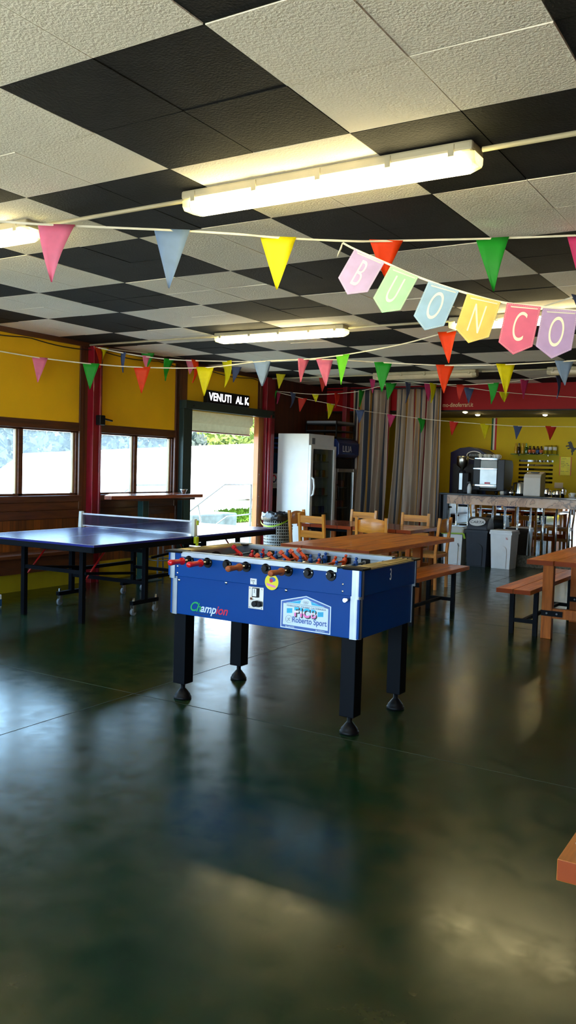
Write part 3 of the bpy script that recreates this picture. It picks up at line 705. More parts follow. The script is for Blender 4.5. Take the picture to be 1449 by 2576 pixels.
b = MB().box(-0.028, 0.026, YF - 0.028, YF - 0.003, 0.664, 0.69)
b.cyl((-0.012, YF - 0.003, 0.68), (-0.012, YF - 0.034, 0.68), 0.018, n=16); b.cyl((0.014, YF - 0.003, 0.68), (0.014, YF - 0.026, 0.68), 0.016, n=14); b.build('coin_return', 'black', cp, 0.003)
bt = MB()
for bx, bz, yy in ((-0.60, 0.765, YF), (-0.237, 0.782, YF), (0.191, 0.779, YF)):
    bt.lathe([(0, 0.006), (0.007, 0.005), (0.012, 0)], (bx, yy, bz), 14, Matrix.Rotation(PI / 2, 4, 'X'))
for bx, bz in ((0.567, 0.852), (0.567, 0.812), (-0.605, 0.852), (-0.605, 0.81)): bt.lathe([(0, 0.004), (0.005, 0.003), (0.008, 0)], (bx, -0.385, bz), 12, Matrix.Rotation(PI / 2, 4, 'X'))
bt.cyl((0.585, YF, 0.765), (0.585, YF - 0.022, 0.765), 0.012, n=14); bt.cyl((0.60, YF - 0.006, 0.77), (0.60, YF - 0.03, 0.77), 0.008, n=12)
bt.build('bolts', 'chrome', F)
# stickers and lettering on the front panel
boxo('paper_label', 'white_paper', F, -0.053, -0.008, -0.386, -0.385, 0.793, 0.828)['label'] = 'small white paper label reading Lot 5'
text('lettering', 'Lot', 0.017, 'print_black', F, (-0.046, -0.3865, 0.811), X, Z, shear=0.2); text('lettering', '5', 0.017, 'print_black', F, (-0.035, -0.3865, 0.796), X, Z)
yd = MB(); yc, zc, YS = 0.097, 0.823, -0.385
def disc(cx, cz, rx, rz, n=28, a0=0, a1=2 * PI): return [(cx + rx * math.cos(a0 + (a1 - a0) * i / n), cz + rz * math.sin(a0 + (a1 - a0) * i / n)) for i in range(n + (0 if abs(a1 - a0 - 2 * PI) < 1e-6 else 1))]
# lower body panel carries the lower half, so the sticker sits on the upper face
yd.prism(disc(yc, zc - 0.004, 0.047, 0.047), (0, YS, 0), X, Z, 0.0008)
yd.m(1).prism(disc(yc + 0.006, zc + 0.012, 0.022, 0.014), (0, YS - 0.0008, 0), X, Z, 0.0003); yd.m(2).prism(disc(yc - 0.003, zc + 0.004, 0.012, 0.011), (0, YS - 0.0011, 0), X, Z, 0.0003); yd.m(3).prism([(yc - 0.036, zc - 0.012), (yc + 0.03, zc - 0.024), (yc + 0.026, zc - 0.036), (yc - 0.03, zc - 0.026)], (0, YS - 0.0008, 0), X, Z, 0.0003)
s_ = yd.build('round_sticker', ['yellow_print', 'print_blue', 'print_red', 'print_pink'], F); s_['label'] = 'round yellow sticker'
for s0, x0, m_ in (('C', -0.515, 'print_green'), ('h', -0.462, 'print_green'), ('amp', -0.430, 'decal_white'), ('ion', -0.312, 'print_red')):
    text('lettering', s0, 0.082 if s0 == 'C' else 0.074, m_, F, (x0, YF - 0.0012, 0.583), X, Z, shear=0.35, sx=0.95, bold=0.0012)
b = MB()
for a0, a1 in ((-0.475, -0.44), (-0.435, -0.40), (-0.395, -0.37), (-0.335, -0.30), (-0.295, -0.265)): b.box(a0, a1, YF - 0.0008, YF, 0.566, 0.572)
b.build('fine_print', 'print_navy', F)
# federation decal
x0, x1, xm = 0.158, 0.491, 0.327
dc = MB()
def P(poly, mi, lv): dc.m(mi).prism(poly, (0, YF - 0.0004 * lv, 0), X, Z, 0.0004)
P([(x0, 0.560), (x1, 0.556), (x1, 0.716), (xm, 0.760), (x0, 0.718)], 0, 0)
P([(x0 + .006, 0.566), (x1 - .006, 0.562), (x1 - .006, 0.712), (xm, 0.754), (x0 + .006, 0.714)], 1, 1)
P([(x0 + .017, 0.580), (x1 - .017, 0.577), (x1 - .017, 0.700), (xm, 0.742), (x0 + .017, 0.703)], 0, 2)
P([(x0 + .045, 0.7105), (xm - 0.005, 0.7115), (xm, 0.738)], 2, 3); P([(xm + 0.005, 0.7115), (x1 - .045, 0.7095), (xm, 0.738)], 2, 3)
for q in (0.716, 0.722, 0.728):
    P([(x0 + .06, q), (x1 - .06, q), (x1 - .06, q + 0.0015), (x0 + .06, q + 0.0015)], 1, 3.4) if q < 0.72 else P([(xm - 0.05, q), (xm + 0.05, q), (xm + 0.05, q + 0.0013), (xm - 0.05, q + 0.0013)], 1, 3.4)
P(disc(xm, 0.709, 0.038, 0.036, 18, 0, PI), 0, 4)
P([(x0 + .017, 0.7045), (x1 - .017, 0.7035), (x1 - .017, 0.7055), (x0 + .017, 0.7065)], 3, 5)
for fx in (x0 + 0.042, x1 - 0.085):
    P([(fx, 0.648), (fx + .037, 0.652), (fx + .037, 0.680), (fx, 0.676)], 2, 3)
    for q in (0.656, 0.664, 0.672): P([(fx, q - 0.001), (fx + .037, q + .003), (fx + .037, q + .0045), (fx, q + .0005)], 1, 4)
dcl = dc.build('federation_decal', ['decal_white', 'print_blue', 'cyan', 'print_grey'], F); dcl['label'] = 'white house-shaped decal with blue border'
YD = YF - 0.0026
text('lettering', 'FEDERAZIONE  ITALIANA  CALCIOBALILLA', 0.0135, 'print_grey', dcl, (xm + 0.002, YD, 0.689), X, Z, 'CENTER', 0.0003)
for i, ch in enumerate('FICB'):
    cx = xm - 0.062 + (0, 0.032, 0.066, 0.114)[i]
    text('lettering', ch, 0.070, 'print_black', dcl, (cx + 0.006, YD, 0.634), X, Z, 'CENTER', 0.0003, bold=0.0015 if ch == 'B' else 0.0042, sx=0.95)
    text('lettering', ch, 0.070, 'print_gradient', dcl, (cx, YD - 0.0007, 0.638), X, Z, 'CENTER', 0.0003, bold=0.0008 if ch == 'B' else 0.0026, sx=0.95)
text('lettering', 'Roberto Sport', 0.047, 'print_blue', dcl, (xm + 0.025, YD, 0.600), X, Z, 'CENTER', 0.0003, sx=0.82, bold=0.0006)
text('lettering', 'BILIARDINI', 0.0125, 'decal_white', dcl, (x0 + 0.035, YD, 0.5665), X, Z, 'LEFT', 0.0003); text('lettering', 'BILIARDINI', 0.0125, 'decal_white', dcl, (x1 - 0.035, YD, 0.5655), X, Z, 'RIGHT', 0.0003)
rg = MB()
for cx, cz, rr in ((xm - 0.012, 0.724, 0.006), (xm, 0.724, 0.006), (xm + 0.012, 0.724, 0.006), (xm - 0.006, 0.717, 0.006), (xm + 0.006, 0.717, 0.006), (x0 + 0.058, 0.614, 0.022)):
    rg.tube([(cx + rr * math.cos(PI * i / 8), YD, cz + rr * math.sin(PI * i / 8)) for i in range(16)], 0.0006, 6, closed=True)
rg.tube([(x0 + 0.048, YD, 0.602), (x0 + 0.056, YD, 0.612), (x0 + 0.066, YD, 0.606)], 0.0012, 6); rg.tube([(x0 + 0.05, YD, 0.618), (x0 + 0.057, YD, 0.616), (x0 + 0.066, YD, 0.622)], 0.0012, 6)
rg.build('printed_ring', 'print_grey', dcl)
text('lettering', '3', 0.098, 'white_paper', F, (0.6805, -0.018, 0.85), Y, Z, 'LEFT', 0.0006, sx=0.62)

# ================================================================== TABLE TENNIS TABLE
T = empty('tennis_table', (-6.125, 6.99, 0), 'dark blue table tennis table on black wheeled frame by the windows', 'tennis table', rz=math.radians(1.9))
for s in (-1, 1):
    y0, y1 = (-1.56, -0.11) if s < 0 else (-0.095, 1.56)
    h = boxo('half_top', 'blue_top', T, -0.755, 0.755, y0, y1, 0.74, 0.76, 0.003)
    b = MB()
    for x in (-0.75, 0.735): b.box(x, x + 0.015, y0, y1, 0.7600, 0.7606)
    ye = y0 if s < 0 else y1 - 0.015
    b.box(-0.755, 0.755, ye, ye + 0.015, 0.7600, 0.7606); b.box(-0.0015, 0.0015, y0, y1, 0.7600, 0.7605)
    b.build('edge_line', 'white_line', h)
    b = MB()
    for x in (-0.757, 0.727): b.box(x, x + 0.03, y0, y1, 0.69, 0.742)
    b.box(-0.757, 0.757, y0, y0 + 0.03, 0.69, 0.742); b.box(-0.757, 0.757, y1 - 0.03, y1, 0.69, 0.742)
    b.build('apron', 'black_satin', T, 0.003)
    yo = s * 1.30
    for x in (-0.36, 0.385): boxo('leg', 'black_satin', T, x - 0.022, x + 0.022, yo - 0.022, yo + 0.022, 0.0, 0.70)
    b = MB().box(-0.36, 0.385, yo - 0.015, yo + 0.015, 0.45, 0.485)
    for x in (-0.36, 0.385): b.bar((x + 0.03, yo, 0.46), (x + 0.03, s * 0.6, 0.40), 0.025, 0.025)
    b.build('leg_crossbar', 'black_satin', T)
    for x in (-0.34, 0.40): MB().tube([(x, yo - s * 0.34, 0.70), (x, yo - s * 0.02, 0.40)], 0.009, 8).build('brace', 'red_brace', T)
for x in (-0.485, 0.49):
    for yc in (-0.53, 0.46):
        g = MB().box(x - 0.022, x + 0.022, yc - 0.025, yc + 0.025, 0.13, 0.70); g.box(x - 0.022, x + 0.022, yc - 0.20, yc + 0.20, 0.10, 0.14)
        fr = g.build('wheel_frame', 'black_satin', T, 0.003)
        for q in (-0.17, 0.17):
            w = MB(); w.cyl((x - 0.014, yc + q, 0.034), (x + 0.014, yc + q, 0.034), 0.034, n=16); w.m(1).box(x - 0.02, x - 0.015, yc + q - 0.012, yc + q + 0.02, 0.03, 0.10); w.box(x + 0.015, x + 0.02, yc + q - 0.012, yc + q + 0.02, 0.03, 0.10); w.cyl((x, yc + q, 0.075), (x, yc + q, 0.17), 0.012, n=10)
            w.build('wheel', ['grey', 'steel'], fr)
    MB().box(x - 0.015, x + 0.015, -0.55, 0.48, 0.335, 0.37).build('long_bar', 'black_satin', T)
for yc, z in ((-0.53, 0.28), (0.46, 0.28), (-0.53, 0.60), (0.46, 0.60)): MB().box(-0.485, 0.49, yc - 0.015, yc + 0.015, z, z + 0.035).build('cross_bar', 'black_satin', T)
for x, lab in ((-0.765, None), (0.765, 'net post with lime clamp')):
    s = 1 if x > 0 else -1
    b = MB().add([(x - .022, -.03 - .1, .76), (x + .022, -.03 - .1, .76), (x + .022, .03 - .1, .76), (x - .022, .03 - .1, .76), (x - .018, -.022 - .1, .935), (x + .018, -.022 - .1, .935), (x + .018, .022 - .1, .935), (x - .018, .022 - .1, .935)], [(3, 2, 1, 0), (4, 5, 6, 7), (0, 1, 5, 4), (1, 2, 6, 5), (2, 3, 7, 6), (3, 0, 4, 7)])
    np_ = b.build('net_post', 'net_post', T, 0.004)
    if lab:
        np_['label'] = lab
        MB().box(x - 0.004, x + 0.03, -0.105, -0.055, 0.685, 0.755).box(x + 0.014, x + 0.03, -0.09, -0.06, 0.87, 0.92).tube([(x + 0.02, -0.075, 0.66), (x + 0.02, -0.075, 0.70)], 0.016, 8).build('clamp', 'lime', np_, 0.006)
nt = MB(); nt.box(-0.745, 0.745, -0.1005, -0.0995, 0.785, 0.905); net = nt.build('net', 'net', T)
MB().box(-0.745, 0.745, -0.105, -0.095, 0.902, 0.918).build('tape', 'tape', net); MB().box(-0.745, 0.745, -0.103, -0.097, 0.778, 0.788).build('tape', 'tape', net)

# ================================================================== PLANK TABLES, BENCHES, CHAIRS
def plank_table(name, loc, w, L, n, top, label, cat, rail_z=0.20, leg=0.095, inset=0.10, ly=0.32, group=None, plates=True, end='table_end', rz=0.0):
    t = empty(name, loc, label, cat, group, rz)
    b = MB(); pw = w / n
    q = random.Random(int(abs(loc[0]) * 100))
    for i in range(n):
        x0 = -w / 2 + i * pw; dy = q.uniform(-0.006, 0.006); b.m(0).box(x0 + 0.003, x0 + pw - 0.003, -L / 2 + dy, L / 2 + dy, 0.718, 0.76)
        b.m(1)
        for s in (-1, 1): b.box(x0 + 0.004, x0 + pw - 0.004, s * (L / 2) + dy - 0.001, s * (L / 2) + dy + 0.001, 0.719, 0.759)
    b.build('tabletop', [top, end], t, 0.003)
    for sx in (-1, 1):
        for sy in (-1, 1):
            x, y = sx * (w / 2 - inset - leg / 2), sy * (L / 2 - ly)
            boxo('leg', 'leg_wood', t, x - leg / 2, x + leg / 2, y - leg * 0.35, y + leg * 0.35, 0, 0.718, 0.004)
    for sy in (-1, 1):
        y = sy * (L / 2 - ly); hx = w / 2 - inset
        r = boxo('cross_rail', 'leg_wood', t, -hx + leg, hx - leg, y - 0.025, y + 0.025, rail_z, rail_z + 0.09, 0.003)
        boxo('apron', 'black_satin', t, -hx + 0.02, hx - 0.02, y - 0.02, y + 0.02, 0.678, 0.718)
        if plates:
            for sx in (-1, 1):
                p = MB()
                xa, xb = sorted((sx * hx, sx * (hx - 0.19)))
                yf = y - leg * 0.35 - 0.002
                p.box(xa, xb, yf - 0.004, yf, rail_z + 0.02, rail_z + 0.07); p.m(1)
                for u in (0.05, 0.14): p.cyl((sx * (hx - u), yf - 0.004, rail_z + 0.045), (sx * (hx - u), yf - 0.009, rail_z + 0.045), 0.009, n=8)
                p.build('steel_plate', ['black_satin', 'grey'], r)
    boxo('stretcher', 'leg_wood', t, -0.03, 0.03, -L / 2 + ly, L / 2 - ly, rail_z + 0.01, rail_z + 0.07)
    return t
plank_table('picnic_table', (-3.855, 7.985, 0), 0.95, 2.12, 4, 'table_y', 'wooden plank table standing right behind the football table', 'table', inset=0.24, ly=0.34)
plank_table('picnic_table', (-1.625, 8.40, 0), 0.93, 2.1, 4, 'bench_y', 'wooden plank table cut off by the right picture edge behind the football table', 'table', rail_z=0.19, inset=0.015, ly=0.52)
plank_table('picnic_table', (0.075, 2.72, 0), 0.93, 2.12, 4, 'bench_y', 'wooden table whose corner enters at lower right, nearest the camera', 'table', inset=0.25, ly=0.45)
plank_table('dining_table', (-5.37, 10.12, 0), 0.80, 0.99, 4, 'table_red', 'reddish square plank table between slatted chairs, beside the fridges', 'table', inset=0.05, ly=0.12, leg=0.06, plates=False)
plank_table('dining_table', (-4.555, 10.12, 0), 0.80, 0.99, 4, 'table_red', 'reddish square plank table at right of its pair, before the curtains', 'table', inset=0.05, ly=0.12, leg=0.06, plates=False)
def bench(loc, w, L, label):
    t = empty('bench', loc, label, 'bench', 'plank benches with black steel legs')
    b = MB()
    for x0, x1 in ((-w / 2, -0.004), (0.004, w / 2)):
        b.m(0).box(x0, x1, -L / 2, L / 2, 0.42, 0.46); b.m(1)
        for s in (-1, 1): b.box(x0 + 0.002, x1 - 0.002, s * L / 2 - 0.001, s * L / 2 + 0.001, 0.421, 0.459)
    b.build('seat', ['bench_y', 'table_end'], t, 0.004)
    for sy in (-1, 1):
        y = sy * (L / 2 - 0.36)
        for sx in (-1, 1): boxo('leg', 'black_satin', t, sx * (w / 2 - 0.045) - 0.02, sx * (w / 2 - 0.045) + 0.02, y - 0.02, y + 0.02, 0, 0.42)
        boxo('cross_bar', 'black_satin', t, -w / 2 + 0.045, w / 2 - 0.045, y - 0.015, y + 0.015, 0.11, 0.145)
        boxo('seat_bar', 'black_satin', t, -w / 2 + 0.045, w / 2 - 0.045, y - 0.015, y + 0.015, 0.39, 0.42)
    boxo('stretcher', 'black_satin', t, -0.015, 0.015, -L / 2 + 0.36, L / 2 - 0.36, 0.115, 0.145)
bench((-3.385, 8.15, 0), 0.37, 1.82, 'plank bench with black legs beside the table behind the football game')
bench((-2.255, 8.55, 0), 0.31, 2.0, 'plank bench with black legs under the table at the right edge')

def chair(loc, rz, kind, label):
    t = empty('chair', loc, label, 'chair', 'honey wood chairs around the reddish tables', rz)
    for sx in (-1, 1):
        MB().bar((sx * 0.19, -0.20, 0), (sx * 0.19, -0.19, 0.46), 0.036, 0.036, Y).bar((sx * 0.19, -0.19, 0.46), (sx * 0.19, -0.235, 0.905), 0.036, 0.036, Y).build('leg', 'chair_wood', t, 0.004)
        boxo('leg', 'chair_wood', t, sx * 0.19 - 0.018, sx * 0.19 + 0.018, 0.16, 0.196, 0, 0.44, 0.003)
        boxo('stretcher', 'chair_wood', t, sx * 0.19 - 0.01, sx * 0.19 + 0.01, -0.18, 0.17, 0.20, 0.23)
    boxo('stretcher', 'chair_wood', t, -0.18, 0.18, 0.168, 0.188, 0.26, 0.29)
    f = MB().box(-0.205, 0.205, -0.205, -0.17, 0.40, 0.445); f.box(-0.205, 0.205, 0.165, 0.20, 0.40, 0.445); f.box(-0.205, -0.17, -0.2, 0.2, 0.40, 0.445); f.box(0.17, 0.205, -0.2, 0.2, 0.40, 0.445)
    f.build('seat_frame', 'chair_wood_x', t, 0.005)
    MB().box(-0.19, 0.19, -0.19, 0.19, 0.43, 0.458).build('seat', 'rush', t, 0.012)
    if kind == 'slat':
        for z0, z1 in ((0.785, 0.875), (0.595, 0.685)):
            yb = -0.19 - 0.045 * ((z0 + z1) / 2 - 0.46) / 0.445
            boxo('back_slat', 'chair_wood_x', t, -0.175, 0.175, yb - 0.011, yb + 0.011, z0, z1, 0.004)
    else:
        b = MB(); vs = []
        for i in range(13):
            u = -1 + 2 * i / 12; yb = -0.215 - 0.035 * (1 - u * u)
            zt = 0.865 + 0.028 * (1 - u * u); zb = 0.725 - 0.012 * (1 - u * u)
            vs += [(u * 0.178, yb, zb), (u * 0.178, yb, zt), (u * 0.178, yb + 0.014, zt), (u * 0.178, yb + 0.014, zb)]
        fs = [(4 * i + a, 4 * i + (a + 1) % 4, 4 * i + 4 + (a + 1) % 4, 4 * i + 4 + a) for i in range(12) for a in range(4)] + [(3, 2, 1, 0), (48, 49, 50, 51)]
        b.add(vs, fs, True); b.build('backrest', 'chair_wood_x', t, 0.003)
    return t
chair((-5.40, 9.64, 0), math.radians(-7), 'slat', 'slat-back chair with its back to the camera beside the bin')
chair((-4.60, 9.62, 0), math.radians(6), 'ply', 'chair with curved plywood back seen from behind, between the two plank tables')
chair((-5.465, 10.74, 0), PI, 'slat', 'slat-back chair facing the camera in front of the left curtain')
chair((-4.665, 10.74, 0), PI + 0.03, 'slat', 'slat-back chair facing the camera in front of the right curtain')
chair((-5.80, 10.05, 0), -PI / 2, 'ply', 'curved-back chair seen edge-on at the left table end beside the white fridge')
chair((-4.20, 10.27, 0), PI / 2, 'ply', 'curved-back chair turned sideways at the right table end before the white bin')

# ------------------------------------------------------------------ string and card positions (metres)
STRINGS = [
 ([(-3.951,3.119,2.784),(-3.865,3.207,2.785),(-3.637,3.395,2.785),(-3.145,3.792,2.797),(-2.855,4.028,2.799),(-2.69,4.188,2.799),(-2.385,4.435,2.805),(-2.212,4.601,2.825),(-1.687,4.949,2.863),(-1.265,5.163,2.884)],
  [(-3.634,3.397,2.785,0.552,0.199,0.315,-0.023,'pink'),(-3.144,3.792,2.797,0.552,0.198,0.325,-0.01,'grey'),(-2.691,4.187,2.799,0.552,0.202,0.297,0.001,'yellow'),(-2.209,4.603,2.825,0.552,0.192,0.211,-0.001,'orange'),(-1.691,4.946,2.862,0.221,0.187,0.311,0.02,'green'),(-1.227,5.186,2.885,-0.154,0.191,0.318,0.005,'rose')]),
 ([(-7.56,6.107,2.644),(-7.56,6.297,2.642),(-7.392,6.695,2.615),(-7.055,7.136,2.588),(-6.627,7.515,2.576),(-6.047,7.931,2.598),(-5.496,8.275,2.689),(-4.884,8.654,2.733),(-4.264,8.916,2.704),(-3.569,9.046,2.662),(-2.944,9.194,2.665),(-2.345,9.329,2.692),(-2.037,9.402,2.718)],
  [(-7.391,6.697,2.615,0.937,0.166,0.277,-0.021,'pink'),(-7.052,7.139,2.588,0.552,0.189,0.292,-0.009,'green'),(-6.627,7.515,2.576,0.552,0.191,0.3,0.0,'orange'),(-6.045,7.932,2.598,0.656,0.197,0.329,-0.002,'yellow'),(-5.496,8.275,2.689,0.552,0.201,0.287,0.009,'grey'),(-4.882,8.655,2.733,0.552,0.196,0.31,0.025,'pink'),(-4.264,8.916,2.704,0.341,0.203,0.339,-0.005,'green'),(-3.569,9.046,2.662,0.552,0.202,0.312,-0.004,'orange'),(-2.938,9.196,2.666,0.552,0.202,0.336,0.015,'yellow'),(-2.347,9.329,2.692,0.552,0.198,0.257,0.019,'grey')]),
 ([(-7.506,7.64,2.868),(-7.165,7.786,2.795),(-6.69,8.074,2.735),(-6.045,8.352,2.72),(-5.556,8.416,2.708),(-5.06,8.486,2.72),(-4.493,8.365,2.73),(-3.775,8.222,2.784),(-3.159,8.016,2.851),(-2.278,7.383,2.865),(-1.639,6.776,2.857)],
  [(-7.462,7.659,2.859,1.755,0.146,0.244,0.06,'orange'),(-7.163,7.787,2.795,-0.415,0.143,0.238,-0.013,'slate'),(-6.926,7.931,2.765,1.135,0.097,0.162,0.003,'pink'),(-6.69,8.074,2.735,1.409,0.16,0.267,-0.051,'green'),(-6.402,8.198,2.728,1.715,0.168,0.279,-0.036,'orange'),(-6.045,8.352,2.72,-0.302,0.187,0.312,-0.029,'yellow'),(-5.533,8.419,2.709,1.483,0.178,0.297,-0.043,'grey'),(-5.06,8.486,2.72,1.211,0.161,0.268,-0.034,'pink'),(-4.493,8.365,2.73,-0.228,0.196,0.327,-0.012,'lime'),(-3.159,8.016,2.851,0.07,0.184,0.307,0.031,'orange'),(-1.626,6.784,2.858,1.155,0.155,0.258,0.004,'slate')]),
 ([(-7.453,7.613,2.857),(-7.392,8.475,2.887),(-7.404,9.41,2.93),(-7.268,10.318,2.959),(-7.147,11.335,2.986),(-6.737,11.939,2.982),(-6.009,12.382,2.925),(-5.219,12.627,2.848),(-4.663,12.847,2.788),(-4.13,12.935,2.717),(-3.148,13.299,2.653)],
  [(-7.448,7.756,2.863,1.184,0.12,0.199,-0.036,'yellow'),(-7.392,8.488,2.888,0.552,0.168,0.188,-0.008,'green'),(-7.404,9.406,2.929,0.552,0.169,0.213,-0.019,'pink'),(-7.269,10.314,2.959,0.552,0.168,0.272,-0.055,'slate'),(-7.148,11.33,2.986,0.552,0.191,0.296,-0.034,'yellow'),(-6.741,11.933,2.982,0.419,0.178,0.297,-0.013,'red'),(-6.079,12.339,2.931,-0.382,0.148,0.247,0.011,'rose'),(-5.243,12.62,2.85,1.045,0.169,0.282,0.014,'rose'),(-4.663,12.847,2.788,0.552,0.16,0.24,0.0,'slate'),(-4.13,12.935,2.717,0.552,0.158,0.152,0.006,'yellow')]),
 ([(-7.56,11.696,2.703),(-7.296,11.929,2.686),(-6.983,12.121,2.671),(-6.628,12.222,2.685),(-6.213,12.244,2.723),(-5.646,12.128,2.816),(-5.346,12.077,2.81),(-4.945,12.087,2.789),(-4.519,12.111,2.763),(-4.025,12.063,2.769),(-3.581,12.103,2.806),(-3.131,12.147,2.859),(-2.897,12.176,2.892)],
  [(-7.5,11.728,2.7,-0.607,0.128,0.214,-0.032,'green'),(-7.296,11.929,2.686,1.482,0.151,0.251,-0.054,'slate'),(-6.983,12.121,2.671,0.552,0.116,0.129,0.006,'yellow'),(-6.635,12.22,2.685,1.344,0.146,0.243,-0.046,'red'),(-6.209,12.243,2.724,1.488,0.159,0.265,-0.048,'green'),(-5.654,12.13,2.815,0.552,0.171,0.261,-0.049,'green'),(-5.349,12.078,2.81,1.547,0.188,0.313,-0.05,'slate'),(-4.948,12.087,2.789,1.348,0.178,0.297,-0.03,'yellow'),(-4.516,12.111,2.763,0.046,0.14,0.234,-0.023,'red'),(-4.022,12.063,2.769,-0.211,0.181,0.302,-0.02,'green'),(-3.583,12.103,2.806,1.07,0.161,0.269,-0.003,'rose'),(-3.131,12.147,2.859,1.439,0.192,0.32,0.009,'slate')]),
 ([(-7.56,11.744,2.701),(-7.217,12.09,2.608),(-6.864,12.421,2.538),(-6.493,12.761,2.455),(-6.047,13.031,2.398),(-5.564,13.147,2.337),(-5.016,13.186,2.287),(-4.518,13.255,2.252),(-4.022,13.323,2.225),(-3.512,13.342,2.22),(-3.068,13.32,2.213)],
  [(-7.5,11.824,2.68,1.507,0.112,0.186,-0.033,'rose'),(-7.21,12.097,2.606,0.552,0.149,0.225,-0.042,'red'),(-6.861,12.423,2.538,1.003,0.152,0.254,-0.04,'yellow'),(-6.493,12.761,2.455,0.552,0.145,0.217,-0.007,'slate'),(-6.043,13.032,2.397,0.552,0.151,0.217,-0.023,'rose'),(-5.561,13.147,2.337,0.879,0.144,0.24,-0.003,'green'),(-5.013,13.187,2.286,0.552,0.147,0.223,-0.029,'red'),(-4.518,13.255,2.252,0.552,0.164,0.233,0.0,'yellow'),(-4.019,13.323,2.225,0.552,0.143,0.211,-0.016,'slate'),(-3.512,13.342,2.22,0.552,0.171,0.213,-0.006,'red')]),
]
CARDS = [((-2.258,4.308,2.72),(-2.086,4.337,2.633),(-2.235,4.269,2.444),'B'),((-2.039,4.317,2.607),(-1.883,4.338,2.535),(-2.034,4.268,2.335),'U'),((-1.824,4.337,2.507),(-1.66,4.364,2.448),(-1.803,4.298,2.236),'O'),((-1.616,4.366,2.43),(-1.443,4.399,2.38),(-1.558,4.35,2.162),'N'),((-1.41,4.395,2.373),(-1.242,4.426,2.346),(-1.35,4.379,2.102),'C'),((-1.229,4.41,2.336),(-1.059,4.442,2.314),(-1.155,4.404,2.077),'O')]
RIBBON = [(-2.39,4.407,2.788),(-2.257,4.308,2.715),(-2.086,4.337,2.633),(-1.883,4.338,2.535),(-1.66,4.364,2.448),(-1.443,4.399,2.38),(-1.242,4.426,2.346),(-1.059,4.442,2.314),(-0.777,4.389,2.273)]
# ================================================================== LEFT WALL FURNITURE
t = empty('wall_bench', (XW, 5.0, 0), 'long brown wooden bench fixed along the wall under the windows', 'bench')
boxo('seat', 'brown_trim', t, 0.002, 0.33, -8.0, 2.52, 0.415, 0.455, 0.005)
boxo('front_board', 'brown_trim', t, 0.24, 0.262, -8.0, 2.52, 0.24, 0.415)
for yy in (-7.5, -5.5, -3.5, -1.5, 0.5, 2.4): boxo('bracket', 'brown_trim', t, 0.002, 0.24, yy - 0.03, yy + 0.03, 0.24, 0.415)
t = empty('high_table', (-7.25, 8.35, 0), 'narrow reddish standing-height shelf table under the second window on a teal leg', 'high table')
MB().prism([(0.25, -0.90), (0.25, 0.86), (-0.23, 0.92), (-0.23, -0.42), (0.16, -0.92)], (0, 0, 1.045), X, Y, 0.045).build('tabletop', 'table_red', t, 0.004)
boxo('under_batten', 'brown_trim', t, -0.2, 0.18, -0.3, 0.78, 1.015, 1.045)
boxo('leg', 'green_leg', t, -0.05, 0.04, -0.10, 0.01, 0, 1.015, 0.003)
boxo('foot_plate', 'green_leg', t, -0.2, 0.2, -0.2, 0.12, 0, 0.012, 0.003)
o = MB().lathe([(0, 0), (0.022, 0), (0.026, 0.012), (0.042, 0.045), (0.05, 0.06), (0.047, 0.06), (0.038, 0.042), (0.022, 0.014), (0, 0.012)], (0, 0, 0), 20).build('bowl', 'steel', None, 0, (-7.18, 9.02, 1.09)); tag(o, 'small grey metal bowl on the end of the standing-height shelf table', 'bowl')
t = empty('bar_stool', (-7.22, 8.62, 0), 'thin-legged grey metal stool by the wall behind the tennis table', 'stool')
for a in range(4):
    c_, s_ = math.cos(a * PI / 2 + 0.5), math.sin(a * PI / 2 + 0.5)
    MB().tube([(c_ * 0.19, s_ * 0.19, 0), (c_ * 0.13, s_ * 0.13, 0.66)], 0.011, 8).build('leg', 'grey', t)
MB().tube([(0.165 * math.cos(PI * i / 12), 0.165 * math.sin(PI * i / 12), 0.24) for i in range(24)], 0.008, 6, closed=True).build('foot_ring', 'grey', t)
MB().lathe([(0, 0.655), (0.17, 0.655), (0.175, 0.67), (0.165, 0.69), (0, 0.695)], (0, 0, 0), 24).build('seat', 'black', t)
t = empty('wall_speaker', (XW + 0.10, 7.73, 2.0), 'small black bracket box fixed to the red post between the windows', 'wall box')
MB().box(0, 0.08, -0.045, 0.045, -0.07, 0.05).build('body', 'black', t, 0.01); MB().bar((0.05, 0.04, 0.01), (0.07, 0.17, -0.01), 0.03, 0.02).build('arm', 'black', t, 0.004)
pts = [(XW + 0.05, y, 2.845 - 0.035 * math.sin(PI * ((y * 0.9) % 1.0))) for y in [3 + 0.12 * i for i in range(70)]]
tag(MB().tube(pts, 0.006, 6).build('cable', 'cable'), 'black cable sagging along the top of the yellow wall panels', 'cable')
t = empty('led_sign', (XW + 0.06, 10.47, 2.47), 'black running-text LED sign above the doorway reading VENUTI AL K', 'sign')
boxo('case', 'black', t, -0.05, 0.03, -0.53, 0.53, -0.09, 0.09, 0.005)
for s0, x0 in (('VENUTI', -0.50), ('AL', 0.17), ('K', 0.40)): text('lettering', s0, 0.158, 'led', t, (0.031, x0, -0.054), Y, Z, 'LEFT', 0.0008, sx=1.02, bold=0.003)
text('lettering', ',', 0.158, 'led', t, (0.031, 0.488, -0.04), Y, Z, 'LEFT', 0.0008, sx=0.8, bold=0.002)
o = MB().box(-0.07, 0.07, -0.05, 0.05, 0, 0.13).build('carton', 'white_paper', None, 0.006, (-6.96, 5.74, 0.0)); tag(o, 'little blue and white carton at the left edge beneath the tennis table', 'carton')
b = MB().box(0.0705, 0.072, -0.04, 0.05, 0.015, 0.085); b.box(-0.06, 0.07, -0.0515, -0.0505, 0.015, 0.085); b.build('blue_print', 'poster_blue', o)
